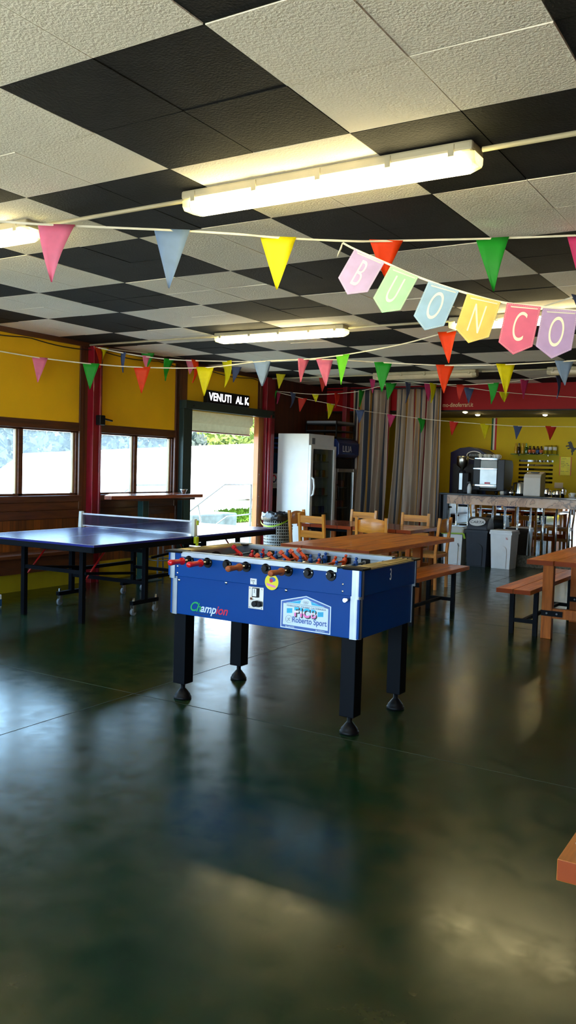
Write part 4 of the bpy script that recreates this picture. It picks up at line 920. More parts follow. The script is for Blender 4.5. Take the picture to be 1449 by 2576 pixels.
# posters and notice on the boarded wall beside the white fridge
for (z0, z1, m_, lab) in ((1.72, 2.03, 'poster_dark', 'dark poster at the top of the wall beside the white fridge'), (1.38, 1.71, 'poster_blue', 'blue poster in the middle of the wall beside the white fridge'), (1.00, 1.12, 'poster_dark', 'dark poster lowest on the wall beside the white fridge')):
    o = boxo('poster', m_, None, XW, XW + 0.003, 11.76, 12.16, z0, z1); tag(o, lab, 'poster', 'posters beside the fridge')
    if z0 > 1.5:
        b = MB()
        for q in (0.22, 0.13, 0.06): b.box(XW + 0.003, XW + 0.0034, 11.79, 12.1, z0 + q, z0 + q + 0.03)
        b.build('print', 'print_blue', o)
t = boxo('notice', 'white_paper', None, XW, XW + 0.004, 11.77, 12.12, 1.13, 1.37); tag(t, 'white notice with round red and blue emblem beside the white fridge', 'notice')
MB().tube([(XW + 0.005, 11.90 + 0.055 * math.cos(PI * i / 12), 1.285 + 0.055 * math.sin(PI * i / 12)) for i in range(13)], 0.011, 6).build('emblem', 'print_red', t); MB().tube([(XW + 0.005, 11.90 - 0.055 * math.cos(PI * i / 12), 1.285 - 0.055 * math.sin(PI * i / 12)) for i in range(13)], 0.011, 6).build('emblem', 'print_navy', t)
b = MB()
for q in (1.15, 1.17, 1.19): b.box(XW + 0.004, XW + 0.0045, 11.80, 12.09, q, q + 0.007)
b.build('print', 'print_grey', t)

# ================================================================== FRIDGES, CRATES, LATTICE BIN
def cooler(loc, D, W, H, body, label, sign=None):
    """upright cooler, back on the wall, glass door facing +x; D depth, W width along y"""
    t = empty('drinks_fridge', loc, label, 'fridge')
    b = MB(); th = 0.05
    b.box(0, D, 0, th, 0, H); b.box(0, D, W - th, W, 0, H); b.box(0, th, th, W - th, 0, H); b.box(th, D, th, W - th, H - 0.22, H); b.box(th, D, th, W - th, 0, 0.12)
    b.build('cabinet', body, t, 0.008)
    b = MB().box(th, th + 0.004, th, W - th, 0.12, H - 0.22); b.build('lining', 'fridge_in', t)
    f = MB(); z0, z1 = 0.12, H - 0.18
    f.box(D, D + 0.045, 0.0, 0.075, z0, z1); f.box(D, D + 0.045, W - 0.075, W, z0, z1); f.box(D, D + 0.045, 0.075, W - 0.075, z1 - 0.06, z1); f.box(D, D + 0.045, 0.075, W - 0.075, z0, z0 + 0.07)
    dr_ = f.build('door', body if not sign else 'steel', t, 0.006)
    boxo('door_glass', 'clear', dr_, D + 0.018, D + 0.024, 0.075, W - 0.075, z0 + 0.07, z1 - 0.06)
    return t, dr_
t, dr_ = cooler((-7.50, 11.84, 0), 0.585, 0.84, 2.025, 'white_enamel', 'tall white drinks fridge with glass door beside the lattice bin')
MB().tube([(0.63, 0.035, 1.03), (0.67, 0.035, 1.06), (0.685, 0.035, 1.18), (0.67, 0.035, 1.30), (0.63, 0.035, 1.33)], 0.017, 10).build('handle', 'white_plastic', dr_)
boxo('badge', 'print_grey', t, 0.585, 0.588, 0.10, 0.19, 1.86, 1.96)
fb = (-7.50, 11.84)
for z in (0.42, 0.72, 1.02, 1.32, 1.58):
    b = MB()
    for q in range(12): b.tube([(0.07 + q * 0.04, 0.055, z), (0.07 + q * 0.04, 0.785, z)], 0.004, 5)
    b.box(0.50, 0.52, 0.055, 0.785, z - 0.006, z + 0.012); b.build('shelf', 'steel', t)
t2, dr2 = cooler((-7.52, 12.72, 0), 0.585, 0.72, 1.66, 'black', 'black bottle fridge with blue lit header beside the striped curtain', True)
h = MB().prism([(0, 0), (0.62, 0), (0.68, 0.05), (0.68, 0.24), (0.62, 0.31), (0, 0.31)], (0, 0.73, 1.67), X, Z, 0.74).build('header', 'blue_fridge', t2, 0.008)
text('lettering', 'LILIA', 0.15, 'white_plastic', h, (0.681, 0.12, 1.765), Y, Z, 'LEFT', 0.0008, sx=1.05)
b = MB().box(0.679, 0.6815, 0.12, 0.56, 1.735, 1.742); b.build('print', 'print_blue', h)
MB().tube([(0.63, 0.05, 0.95), (0.67, 0.05, 0.98), (0.67, 0.05, 1.18), (0.63, 0.05, 1.21)], 0.011, 8).build('handle', 'black', dr2)
for z in (0.45, 0.80, 1.15):
    b = MB()
    for q in range(12): b.tube([(0.07 + q * 0.04, 0.055, z), (0.07 + q * 0.04, 0.665, z)], 0.004, 5)
    b.box(0.50, 0.52, 0.055, 0.665, z - 0.006, z + 0.012); b.build('shelf', 'steel', t2)
def can(m_): return MB().lathe([(0, 0), (0.024, 0), (0.031, 0.008), (0.031, 0.105), (0.024, 0.115), (0, 0.115)], (0, 0, 0), 14).build('drink_can', m_)
protos = {}
def put_can(m_, x, y, z, label, group):
    if m_ not in protos: c = protos[m_] = can(m_)
    else: c = protos[m_].copy(); COL.objects.link(c)
    c.location = (x, y, z); tag(c, label, 'drink can', group)
cn = {'can_yellow': 'yellow', 'can_silver': 'silver', 'can_orange': 'orange', 'can_blue': 'blue', 'can_red': 'red'}
sh = ['lowest', 'second', 'third', 'fourth', 'top']
for zi, (z, ms) in enumerate(((0.432, ['can_silver', 'can_blue']), (0.732, ['can_blue', 'can_silver', 'can_blue']), (1.032, ['can_red', 'can_silver', 'can_silver']), (1.332, ['can_orange', 'can_yellow', 'can_silver']), (1.592, ['can_yellow', 'can_yellow', 'can_silver']))):
    for i in range(7):
        m_ = ms[i % len(ms)]
        put_can(m_, -7.50 + 0.46, 11.84 + 0.13 + i * 0.098, z, '%s drink can on the %s shelf inside the white fridge' % (cn[m_], sh[zi]), 'cans in the white fridge')
for zi, z in enumerate((0.462, 0.812, 1.162)):
    for i in range(5): put_can('can_red', -7.52 + 0.46, 12.72 + 0.16 + i * 0.10, z, 'red drink can on the %s shelf inside the black fridge' % ('lowest', 'middle', 'upper')[zi], 'cans in the black fridge')
t = empty('crate_stack', (-7.2, 13.05, 1.98), 'grey louvred bottle rack standing on top of the blue-headed fridge', 'rack')
for z in (0.0, 0.12, 0.24): boxo('tray', 'dark_grey', t, -0.30, 0.30, -0.33, 0.33, z + 0.003, z + 0.025, 0.003)
for sx in (-0.29, 0.29):
    for sy in (-0.32, 0.32): boxo('upright', 'black', t, sx - 0.01, sx + 0.01, sy - 0.01, sy + 0.01, 0, 0.30)
boxo('tray', 'grey', t, -0.30, 0.30, -0.33, 0.33, 0.262, 0.30, 0.003)

t = empty('lattice_bin', (-7.10, 11.28, 0), 'grey lattice rubbish bin with black liner standing in front of the white fridge', 'bin')
b = MB(); NC, NR, H_ = 40, 13, 0.74
def rad(z): return 0.205 + 0.03 * z / H_
b.lathe([(0, 0), (rad(0), 0), (rad(0) + 0.002, 0.07)], (0, 0, 0), NC); b.lathe([(rad(0.66), 0.66), (rad(H_), H_), (rad(H_) + 0.012, H_), (rad(H_) + 0.012, H_ - 0.02)], (0, 0, 0), NC)
zs = [0.07 + (0.66 - 0.07) * i / NR for i in range(NR + 1)]
for i in range(NR):
    for j in range(NC):
        a0, a1 = 2 * PI * j / NC, 2 * PI * (j + 1) / NC; g = (a1 - a0) * 0.2; gz = (zs[i + 1] - zs[i]) * 0.2
        def pt(a, z): r_ = rad(z) + 0.002; return (r_ * math.cos(a), r_ * math.sin(a), z)
        o4 = [pt(a0, zs[i]), pt(a1, zs[i]), pt(a1, zs[i + 1]), pt(a0, zs[i + 1])]; i4 = [pt(a0 + g, zs[i] + gz), pt(a1 - g, zs[i] + gz), pt(a1 - g, zs[i + 1] - gz), pt(a0 + g, zs[i + 1] - gz)]
        b.add(o4 + i4, [(k_, (k_ + 1) % 4, 4 + (k_ + 1) % 4, 4 + k_) for k_ in range(4)], True)
b.build('lattice_body', 'lattice', t)
b = MB(); b.lathe([(0.19, 0.03), (0.215, 0.70)], (0, 0, 0), 32)
q = random.Random(4); vs = []; n_ = 48
for k_, (r_, z_) in enumerate(((0.20, 0.72), (0.235, 0.775), (0.255, 0.765), (0.262, 0.73), (0.268, 0.68), (0.262, 0.655))):
    for j in range(n_):
        a = 2 * PI * j / n_; w_ = 0.5 * math.sin(a * 7 + k_) + q.uniform(-1, 1)
        vs.append(((r_ + 0.008 * w_) * math.cos(a), (r_ + 0.008 * w_) * math.sin(a), z_ + 0.014 * w_ * (1 if k_ else 0)))
b.add(vs, [(k_ * n_ + j, k_ * n_ + (j + 1) % n_, (k_ + 1) * n_ + (j + 1) % n_, (k_ + 1) * n_ + j) for k_ in range(5) for j in range(n_)], True)
b.build('bin_liner', 'bag', t)
b = MB(); vs = []
for j in range(25):
    a = -2.9 + 2.6 * j / 24; z_ = 0.70 - 0.12 * math.sin(PI * j / 24); r_ = 0.272
    vs += [(r_ * math.cos(a), r_ * math.sin(a), z_), (r_ * math.cos(a), r_ * math.sin(a), z_ - 0.022)]
b.add(vs, [(2 * j, 2 * j + 1, 2 * j + 3, 2 * j + 2) for j in range(24)], True); b.build('drawstring', 'bag_tie', t)

# ================================================================== CURTAINS
def curtain(x0, x1, bx0, bx1, y, label, reps, ph, seed):
    q = random.Random(seed); me_v = []; me_f = []; uv = []
    NU, NV = 120, 26; z0, z1 = 0.06, 2.86
    for j in range(NV + 1):
        f = j / NV; z = z1 + (z0 - z1) * f
        for i in range(NU + 1):
            u = i / NU; a = x0 + (x1 - x0) * u; c = bx0 + (bx1 - bx0) * u
            g = f ** 1.6
            x = a + (c - a) * g + 0.012 * math.sin(u * 31 + 4 * f)
            yy = y + (0.030 + 0.03 * f) * math.sin(u * 2 * PI * 7.5 + ph + 0.7 * math.sin(3 * f + u * 5)) + 0.012 * math.sin(u * 61 + ph * 2 + f * 2)
            me_v.append((x, yy, z))
    for j in range(NV):
        for i in range(NU): me_f.append((j * (NU + 1) + i, (j + 1) * (NU + 1) + i, (j + 1) * (NU + 1) + i + 1, j * (NU + 1) + i + 1))
    me = bpy.data.meshes.new('curtain'); me.from_pydata(me_v, [], me_f); me.materials.append(M['curtain']); me.polygons.foreach_set('use_smooth', [True] * len(me_f))
    lay = me.uv_layers.new(name='UVMap')
    for p in me.polygons:
        for li in p.loop_indices:
            vi = me.loops[li].vertex_index; lay.data[li].uv = ((vi % (NU + 1)) / NU * reps + ph * 0.13, (vi // (NU + 1)) / NV)
    o = bpy.data.objects.new('curtain', me); COL.objects.link(o)
    s = o.modifiers.new('thickness', 'SOLIDIFY'); s.thickness = 0.003
    tag(o, label, 'curtain', 'striped curtains at the bar end')
    b = MB()
    for i in range(9):
        x = x0 + (x1 - x0) * (i + 0.5) / 9; b.tube([(x + 0.016 * math.cos(PI * k_ / 6), y, 2.872 + 0.016 * math.sin(PI * k_ / 6)) for k_ in range(12)], 0.0025, 5, closed=True)
    b.build('ring', 'dark_grey', o)
curtain(-7.02, -6.30, -7.06, -6.36, 13.51, 'striped beige curtain beside the blue-headed fridge', 1.25, 0.4, 1)
curtain(-6.18, -5.36, -6.30, -5.36, 13.51, 'striped beige curtain beside the bar counter', 1.4, 2.9, 2)
tag(MB().tube([(XW + 0.02, 13.51, 2.875), (-5.30, 13.51, 2.875)], 0.011, 10).build('curtain_rod', 'dark_grey'), 'thin curtain rod under the ceiling carrying the striped curtains', 'curtain rod')
struct(MB().box(-7.2, -7.12, 13.46, 13.6, 0, CEIL).build('trim_5', 'red_post', None, 0.003))

# ================================================================== BAR
t = empty('bar_counter', (-3.2, 13.6, 0), 'bar counter with black top, pink marble band and mirrored front', 'bar counter')
xl_, xr_ = -2.03, 4.5
boxo('countertop', 'black_gloss', t, xl_ - 0.09, xr_, -0.16, 0.62, 1.105, 1.135, 0.006)
boxo('marble_band', 'marble', t, xl_, xr_, -0.03, 0.02, 0.955, 1.105, 0.002)
boxo('body', 'cupboard', t, xl_, xr_, 0.02, 0.58, 0, 1.105)
boxo('mirror_panel', 'mirror', t, xl_, xr_, 0.008, 0.02, 0.185, 0.955)
boxo('kick_plate', 'kick', t, xl_, xr_, -0.01, 0.02, 0, 0.185, 0.002)
boxo('end_panel', 'cupboard', t, xl_ - 0.07, xl_ - 0.003, -0.02, 0.58, 0, 1.105)
for i in range(28):
    x = xl_ + 0.16 + i * 0.205
    if x < xr_ - 0.05: MB().tube([(x, -0.015, 0.185), (x, -0.015, 0.955)], 0.0085, 10).build('chrome_tube', 'chrome', t)
o = boxo('steel_cupboard', 'cupboard', None, -5.62, -5.34, 13.56, 14.1, 0, 1.10, 0.006); tag(o, 'plain grey steel cupboard between the right curtain and the bar', 'cupboard')
def bin_body(b, w, d, h, tp=0.86):
    a, c = w / 2, d / 2
    vs = [(-a * tp, -c * tp, 0), (a * tp, -c * tp, 0), (a * tp, c * tp, 0), (-a * tp, c * tp, 0), (-a, -c, h), (a, -c, h), (a, c, h), (-a, c, h)]
    b.add(vs, [(3, 2, 1, 0), (0, 1, 5, 4), (1, 2, 6, 5), (2, 3, 7, 6), (3, 0, 4, 7), (4, 5, 6, 7)])
    b.box(-a - 0.012, a + 0.012, -c - 0.012, c + 0.012, h - 0.035, h)
    arch = [(-w * 0.26, 0.02), (w * 0.26, 0.02), (w * 0.29, h * 0.5)] + [(w * 0.29 * math.cos(PI * i / 8), h * 0.5 + w * 0.25 * math.sin(PI * i / 8)) for i in range(1, 8)] + [(-w * 0.29, h * 0.5)]
    k_ = c * (1 - tp) / h
    b.prism(arch, (0, -c * tp - 0.006, 0), X, Vector((0, -k_, 1)).normalized(), 0.004)
    return b
def square_bin(loc, w, d, h, m_, label, lid, rz=0.0):
    t = empty('waste_bin', loc, label, 'bin', 'waste bins in front of the bar', rz)
    bin_body(MB(), w, d, h).build('body', m_, t, 0.014, seg=3)
    if lid == 'dome':
        b = MB(); pr = [(-d / 2, 0)] + [(-d / 2 * math.cos(PI * i / 14), 0.20 * math.sin(PI * i / 14)) for i in range(1, 14)] + [(d / 2, 0)]
        b.prism(pr, (-w / 2 + 0.01, 0, h), Y, Z, w - 0.02); b.build('swing_lid', m_, t, 0.012)
    return t
a_ = square_bin((-4.92, 13.20, 0), 0.32, 0.34, 0.60, 'bin_white', 'white waste bin with a clear liner, leftmost of the bins at the bar', None, 0.1)
b = MB(); b.box(-0.178, 0.178, -0.188, 0.188, 0.50, 0.615); b.build('bin_liner', 'bag_white', a_, 0.03)
MB().bar((-0.178, -0.194, 0.50), (0.178, -0.194, 0.51), 0.008, 0.02).bar((0.178, -0.194, 0.51), (0.20, -0.194, 0.43), 0.008, 0.03).build('drawstring', 'bag_tie', a_)
text('lettering', 'STICA', 0.075, 'print_grey', a_, (-0.09, -0.1660, 0.30), X, Z, shear=0.1)
a_ = square_bin((-4.51, 13.20, 0), 0.35, 0.35, 0.58, 'bin_black', 'black waste bin with rounded lid marked CARTA', 'dome')
pl = MB().prism(disc(0, 0, 0.13, 0.075), (0, -0.155, 0.705), X, Vector((0, 0.62, 0.78)), 0.003); lb = pl.build('lid_label', 'white_paper', a_)
text('lettering', 'CARTA', 0.07, 'print_black', a_, tuple(Vector((0, -0.155, 0.705)) + Vector((0, -0.78, 0.62)) * 0.0045 - Vector((0, 0.62, 0.78)) * 0.026), X, Vector((0, 0.62, 0.78)), 'CENTER')
a_ = square_bin((-4.115, 13.20, 0), 0.34, 0.34, 0.57, 'bin_white', 'white waste bin with a flat lid, rightmost of the bins at the bar', None, -0.04)
boxo('lid', 'bin_white', a_, -0.178, 0.178, -0.178, 0.178, 0.57, 0.60, 0.012); text('lettering', '%', 0.05, 'print_red', a_, (0.08, -0.1755, 0.46), X, Z)
# ---- things on and behind the counter
CZ = 1.135
t = empty('espresso_machine', (-4.70, 13.92, CZ), 'steel espresso machine with back plate towards the room on the bar', 'coffee machine')
b = MB().prism([(-0.22, 0.09), (0.16, 0.09), (0.16, 0.30), (0.22, 0.42), (0.20, 0.53), (-0.22, 0.56)], (0.26, 0, 0), Y, Z, -0.40)
b.build('body', 'dark_steel', t, 0.012)
for s in (-1, 1): MB().prism([(-0.23, 0.06), (0.30, 0.06), (0.30, 0.14), (0.17, 0.15), (0.24, 0.30), (0.24, 0.50), (0.18, 0.565), (-0.23, 0.57)], (s * 0.265 if s > 0 else -0.265 + 0.125, 0, 0), Y, Z, 0.12 if s > 0 else 0.0 + 0.12).build('side_panel', 'dark_grey', t, 0.012)
boxo('back_plate', 'steel', t, -0.135, 0.255, -0.226, -0.222, 0.16, 0.40, 0.002); boxo('trim_bar', 'chrome', t, -0.14, 0.26, -0.232, -0.222, 0.405, 0.42); boxo('trim_bar', 'chrome', t, -0.14, 0.26, -0.232, -0.222, 0.13, 0.15)
boxo('badge', 'red_plastic', t, 0.06, 0.15, -0.236, -0.226, 0.165, 0.195)
boxo('drip_tray', 'black', t, -0.24, 0.30, -0.20, 0.30, 0.05, 0.09, 0.006)
for sx in (-0.2, 0.24):
    for sy in (-0.15, 0.22): MB().cyl((sx, sy, 0), (sx, sy, 0.05), 0.022, 0.03, 12).build('foot', 'black', t)
boxo('cup_rail', 'chrome', t, -0.13, 0.25, -0.2, -0.19, 0.56, 0.59)
cup0 = None
for i in range(5):
    if cup0 is None:
        cup0 = MB().lathe([(0, 0), (0.022, 0), (0.034, 0.045), (0.036, 0.06), (0.033, 0.06), (0.02, 0.006), (0, 0.006)], (0, 0, 0), 16).tube([(0.033, 0, 0.05), (0.052, 0, 0.045), (0.05, 0, 0.022), (0.028, 0, 0.015)], 0.005, 6).build('coffee_cup', 'ceramic'); c = cup0
    else: c = cup0.copy(); COL.objects.link(c)
    c.location = (-4.79 + i * 0.075, 13.88 + 0.04 * (i % 2), CZ + 0.565); c.scale = (1, 1, 1.5); tag(c, 'white cup standing on top of the espresso machine', 'cup', 'cups on the espresso machine')
t = empty('coffee_grinder', (-5.09, 13.86, CZ), 'tall coffee grinder with steel hopper at the left end of the bar', 'coffee grinder')
MB().lathe([(0, 0), (0.075, 0), (0.075, 0.02), (0.06, 0.03), (0.06, 0.36), (0.05, 0.38), (0, 0.38)], (0, 0, 0), 20).build('body', 'dark_grey', t)
MB().lathe([(0.025, 0.38), (0.03, 0.41), (0.095, 0.46), (0.098, 0.60), (0.09, 0.615), (0, 0.615)], (0, 0, 0), 20).build('hopper', 'steel', t)
boxo('front_plate', 'steel', t, -0.03, 0.03, -0.065, -0.058, 0.05, 0.33, 0.003); boxo('side_box', 'black', t, 0.03, 0.13, -0.05, 0.08, 0, 0.34, 0.01)
t = empty('display_cooler', (-5.14, 14.52, 0), 'dark blue display cooler with arched top and oval sign behind the grinder', 'cooler')
b = MB().prism([(-0.33, 0.0), (0.33, 0.0), (0.33, 1.80), (0.2, 1.88), (0.0, 1.92), (-0.16, 1.90), (-0.33, 1.82)], (0, 0.25, 0), X, Z, 0.5); b.build('cabinet', 'navy', t, 0.01)
boxo('door_glass', 'dark_grey', t, -0.27, 0.27, -0.262, -0.251, 0.5, 1.62, 0.003)
MB().prism(disc(0.1, 1.775, 0.135, 0.075), (0, -0.251, 0), X, Z, 0.006).build('sign_plate', 'white_paper', t); MB().prism(disc(0.1, 1.775, 0.12, 0.062), (0, -0.257, 0), X, Z, 0.003).build('sign_plate', 'print_black', t)
MB().tube([(0.02 + 0.16 * i / 14, -0.2608, 1.775 + (0.022 if i % 2 else -0.016)) for i in range(15)], 0.005, 6).build('script_emblem', 'decal_white', t)
def put(mb, name, m_, loc, label, cat, bev=0.0, group=None): return tag(mb.build(name, m_, None, bev, loc), label, cat, group)
o = put(MB().lathe([(0, 0), (0.036, 0), (0.038, 0.10), (0.022, 0.15), (0.014, 0.16), (0, 0.165)], (0, 0, 0), 16), 'spray_bottle', 'white_plastic', (-4.86, 13.60, CZ), 'white spray bottle in front of the espresso machine', 'bottle')
MB().box(-0.045, 0.015, -0.01, 0.01, 0.165, 0.195).build('nozzle', 'dark_grey', o, 0.004)
t = empty('kettle', (-4.08, 13.80, CZ), 'steel and black electric kettle on the bar beside the white box', 'kettle')
MB().lathe([(0, 0.012), (0.075, 0.012), (0.075, 0.03), (0.06, 0.19), (0.055, 0.205), (0, 0.215)], (0, 0, 0), 20).build('body', 'steel', t); MB().lathe([(0, 0), (0.08, 0), (0.078, 0.03), (0, 0.03)], (0, 0, 0), 20).build('base', 'black', t)
MB().tube([(-0.05, 0, 0.20), (-0.11, 0, 0.19), (-0.11, 0, 0.07), (-0.065, 0, 0.05)], 0.012, 8).build('handle', 'black', t)
t = empty('bar_box', (-3.86, 13.82, CZ), 'cream countertop ice box with sloping vented top on the bar', 'appliance')
MB().prism([(-0.14, 0), (0.15, 0), (0.15, 0.39), (-0.10, 0.345), (-0.14, 0.29)], (-0.135, 0, 0), Y, Z, 0.27).build('body', 'cream', t, 0.008)
boxo('vent', 'dark_grey', t, -0.06, 0.06, -0.02, 0.08, 0.368, 0.382)
for i, (x, h_, r_) in enumerate(((-3.62, 0.13, 0.042), (-3.52, 0.10, 0.034), (-3.45, 0.11, 0.032), (-3.385, 0.15, 0.026), (-3.58, 0.09, 0.03))):
    b = MB().lathe([(0, 0), (r_, 0), (r_ * 1.04, h_ * 0.5), (r_ * 0.8, h_ * 0.8), (r_ * 0.88, h_), (r_ * 0.8, h_), (r_ * 0.7, h_ * 0.8), (0, h_ * 0.75)], (0, 0, 0), 16).tube([(r_, 0, h_ * 0.85), (r_ + 0.022, 0, h_ * 0.75), (r_ + 0.018, 0, h_ * 0.3), (r_, 0, h_ * 0.25)], 0.004, 6)
    put(b, 'milk_jug', 'chrome', (x, 13.68 + 0.06 * (i % 2), CZ), 'polished steel milk jug standing on the bar, %s' % ('widest one beside the cream box', 'short one, third from the cream box', 'medium one, fourth from the cream box', 'tallest slim one at the right', 'small one set behind the first')[i], 'jug', 0, 'milk jugs on the bar')
for i, (x, m_, lab) in enumerate(((-4.36, 'cream', 'cream sugar bowl right of the espresso machine'), (-4.30, 'dark_grey', 'dark round pot on the bar left of the kettle'), (-4.22, 'chrome', 'small chrome pot on the bar left of the kettle'))):
    o = put(MB().lathe([(0, 0), (0.035, 0), (0.045, 0.03), (0.04, 0.07), (0.02, 0.085), (0.008, 0.095), (0, 0.1)], (0, 0, 0), 16), 'pot', m_, (x, 13.78, CZ), lab, 'pot')
o = put(MB().lathe([(0, 0), (0.04, 0), (0.07, 0.012), (0.068, 0.016), (0.04, 0.006), (0, 0.006)], (0, 0, 0), 20), 'saucer', 'ceramic', (-3.20, 13.62, CZ), 'white saucer under the cup at the right edge of the bar', 'saucer')
c = cup0.copy(); COL.objects.link(c); c.location = (-3.20, 13.62, CZ + 0.006); c.rotation_euler = (0, 0, PI); c.scale = (1.2, 1.2, 1.2); tag(c, 'white cup on a saucer at the right edge of the bar', 'cup')
# shelf of bottles and glasses on the yellow wall
YS_ = YK - 0.005
t = empty('glass_shelf', (-4.34, YK, 1.835), 'green-edged glass shelf on the yellow wall behind the bar', 'shelf')
boxo('board', 'glass_green', t, -0.40, 0.42, -0.16, -0.002, -0.006, 0.006)
for x in (-0.26, 0.26): boxo('bracket', 'chrome', t, x - 0.012, x + 0.012, -0.10, -0.002, -0.03, -0.006, 0.003)
bp_ = [(0, 0), (0.027, 0), (0.029, 0.01), (0.029, 0.11), (0.014, 0.145), (0.012, 0.185), (0.014, 0.19), (0, 0.192)]; sp_ = [(0, 0), (0.030, 0), (0.031, 0.01), (0.031, 0.085), (0.017, 0.115), (0.016, 0.14), (0, 0.142)]
bt_ = [(-4.67, bp_, 'amber_glass', None, 'pale yellow bottle at the left end of the glass shelf'), (-4.615, bp_, 'brown_glass', None, 'tall dark bottle, second from left on the glass shelf'), (-4.545, bp_, 'amber_glass', None, 'pale yellow bottle, third from left on the glass shelf'), (-4.48, bp_, 'glass_green', None, 'greenish clear bottle in the left half of the glass shelf'), (-4.415, sp_, 'brown_glass', 'label_orange', 'short dark bottle with orange label, left of its pair'), (-4.345, sp_, 'brown_glass', 'label_orange', 'short dark bottle with orange label, right of its pair'), (-4.275, sp_, 'brown_glass', 'label_blue', 'short dark bottle with blue label'), (-4.21, sp_, 'brown_glass', 'label_orange', 'short dark bottle with orange label beside the yellow cups')]
for x, pf, m_, lb, lab in bt_:
    o = put(MB().lathe(pf, (0, 0, 0), 14), 'bottle', m_, (x, YK - 0.08, 1.842), lab, 'bottle', 0, 'bottles on the glass shelf')
    if lb: MB().lathe([(0.0315, 0.02), (0.0315, 0.075)], (0, 0, 0), 14).build('bottle_label', lb, o)
for i, x in enumerate((-4.13, -4.05, -3.97)):
    o = put(MB().lathe([(0, 0), (0.026, 0), (0.034, 0.16), (0.032, 0.16), (0.024, 0.005), (0, 0.005)], (0, 0, 0), 16), 'tall_glass', 'can_yellow', (x, YK - 0.08, 1.842), 'tall yellow and white printed glass, %s of three on the glass shelf' % ('left', 'middle', 'right')[i], 'glass', 0, 'tall glasses on the shelf')
    MB().lathe([(0.0335, 0.07), (0.0355, 0.13)], (0, 0, 0), 16).build('print_band', 'white_plastic', o)
for i in range(6):
    o = boxo('mirror_strip', 'mirror', None, -4.62, -4.01, YK - 0.008, YK - 0.001, 1.70 - i * 0.075, 1.735 - i * 0.075)
    tag(o, 'horizontal mirror strip on the yellow wall, %s below the glass shelf' % ('first', 'second', 'third', 'fourth', 'fifth', 'sixth')[i], 'mirror', 'mirror strips below the shelf')
t = boxo('price_list', 'yellow_print', None, -3.885, -3.71, YK - 0.006, YK - 0.001, 1.48, 1.80); tag(t, 'yellow handwritten price list on the wall right of the shelf', 'notice')
for x in (-3.89, -3.70): boxo('edge_strip', 'orange_plastic', t, x - 0.006, x + 0.006, YK - 0.008, YK - 0.001, 1.475, 1.805)
b = MB()
for zq, words in ((1.765, ((0.03, 0.10),)), (1.715, ((0.01, 0.07),)), (1.685, ((0.01, 0.06), (0.10, 0.13))), (1.655, ((0.01, 0.09), (0.12, 0.15))), (1.625, ((0.01, 0.06),)), (1.545, ((0.01, 0.07), (0.09, 0.14)))):
    for w0, w1 in words:
        pts = [(-3.88 + w0 + (w1 - w0) * i / 12, YK - 0.0065, zq + (0.009 if i % 2 else -0.004) * (0.6 + 0.4 * math.sin(i * 2.3))) for i in range(13)]
        b.tube(pts, 0.0022, 5)
b.build('handwriting', 'print_black', t)
o = boxo('wall_plate', 'cream', None, -3.97, -3.82, YK - 0.012, YK - 0.001, 1.245, 1.345, 0.003); tag(o, 'blank beige plate on the yellow wall under the price list', 'plate')
hs = [(0.30, 0.0), (0.34, 0.03), (0.33, 0.16), (0.40, 0.30), (0.36, 0.42), (0.44, 0.50), (0.58, 0.44), (0.66, 0.48), (0.64, 0.55), (0.56, 0.54), (0.50, 0.60), (0.62, 0.66), (0.74, 0.62), (0.80, 0.68), (0.72, 0.73), (0.58, 0.74), (0.56, 0.84), (0.66, 0.90), (0.62, 0.98), (0.50, 1.0), (0.44, 1.05), (0.41, 0.98), (0.34, 0.92), (0.30, 0.78), (0.24, 0.62), (0.14, 0.52), (0.02, 0.60), (0.0, 0.74), (-0.10, 0.66), (-0.08, 0.50), (0.04, 0.42), (0.14, 0.40), (0.16, 0.30), (0.26, 0.24), (0.24, 0.10)]
hs = [(-(x - 0.35) * 0.24, y * 0.24) for x, y in hs][::-1]
o = MB().prism(hs, (-3.70, YK - 0.001, 1.83), X, Z, 0.006).build('horse_emblem', 'print_black'); tag(o, 'black rearing horse emblem on the yellow wall at the right edge', 'emblem')
t = MB(); 
for i, x in enumerate((-5.16, -5.127, -5.094)): t.m(i).box(x, x + 0.033, YK - 0.004, YK - 0.001, 1.905, 2.49)
o = t.build('tricolour_stripe', ['green_flag', 'white_paper', 'red_flag']); tag(o, 'green white and red vertical stripe on the yellow bar wall', 'stripe')
for x, y, lab in ((-5.67, 13.86, 'lit ceiling spot above the right curtain'), (-5.094, 14.52, 'lit ceiling spot in the bar left of the tricolour stripe'), (-5.07, 13.83, 'lit ceiling spot in front of the tricolour stripe'), (-3.96, 14.64, 'lit ceiling spot above the glass shelf')):
    t = empty('spotlight', (x, y, 2.5), lab, 'spotlight', 'spotlights in the bar ceiling')
    MB().lathe([(0.055, 0.0), (0.06, -0.006), (0.05, -0.014), (0.042, -0.008)], (0, 0, 0), 20).build('ring', 'steel', t); MB().lathe([(0.042, -0.006), (0.036, -0.022), (0.02, -0.032), (0, -0.035)], (0, 0, 0), 16).build('bulb', 'spot_on', t)

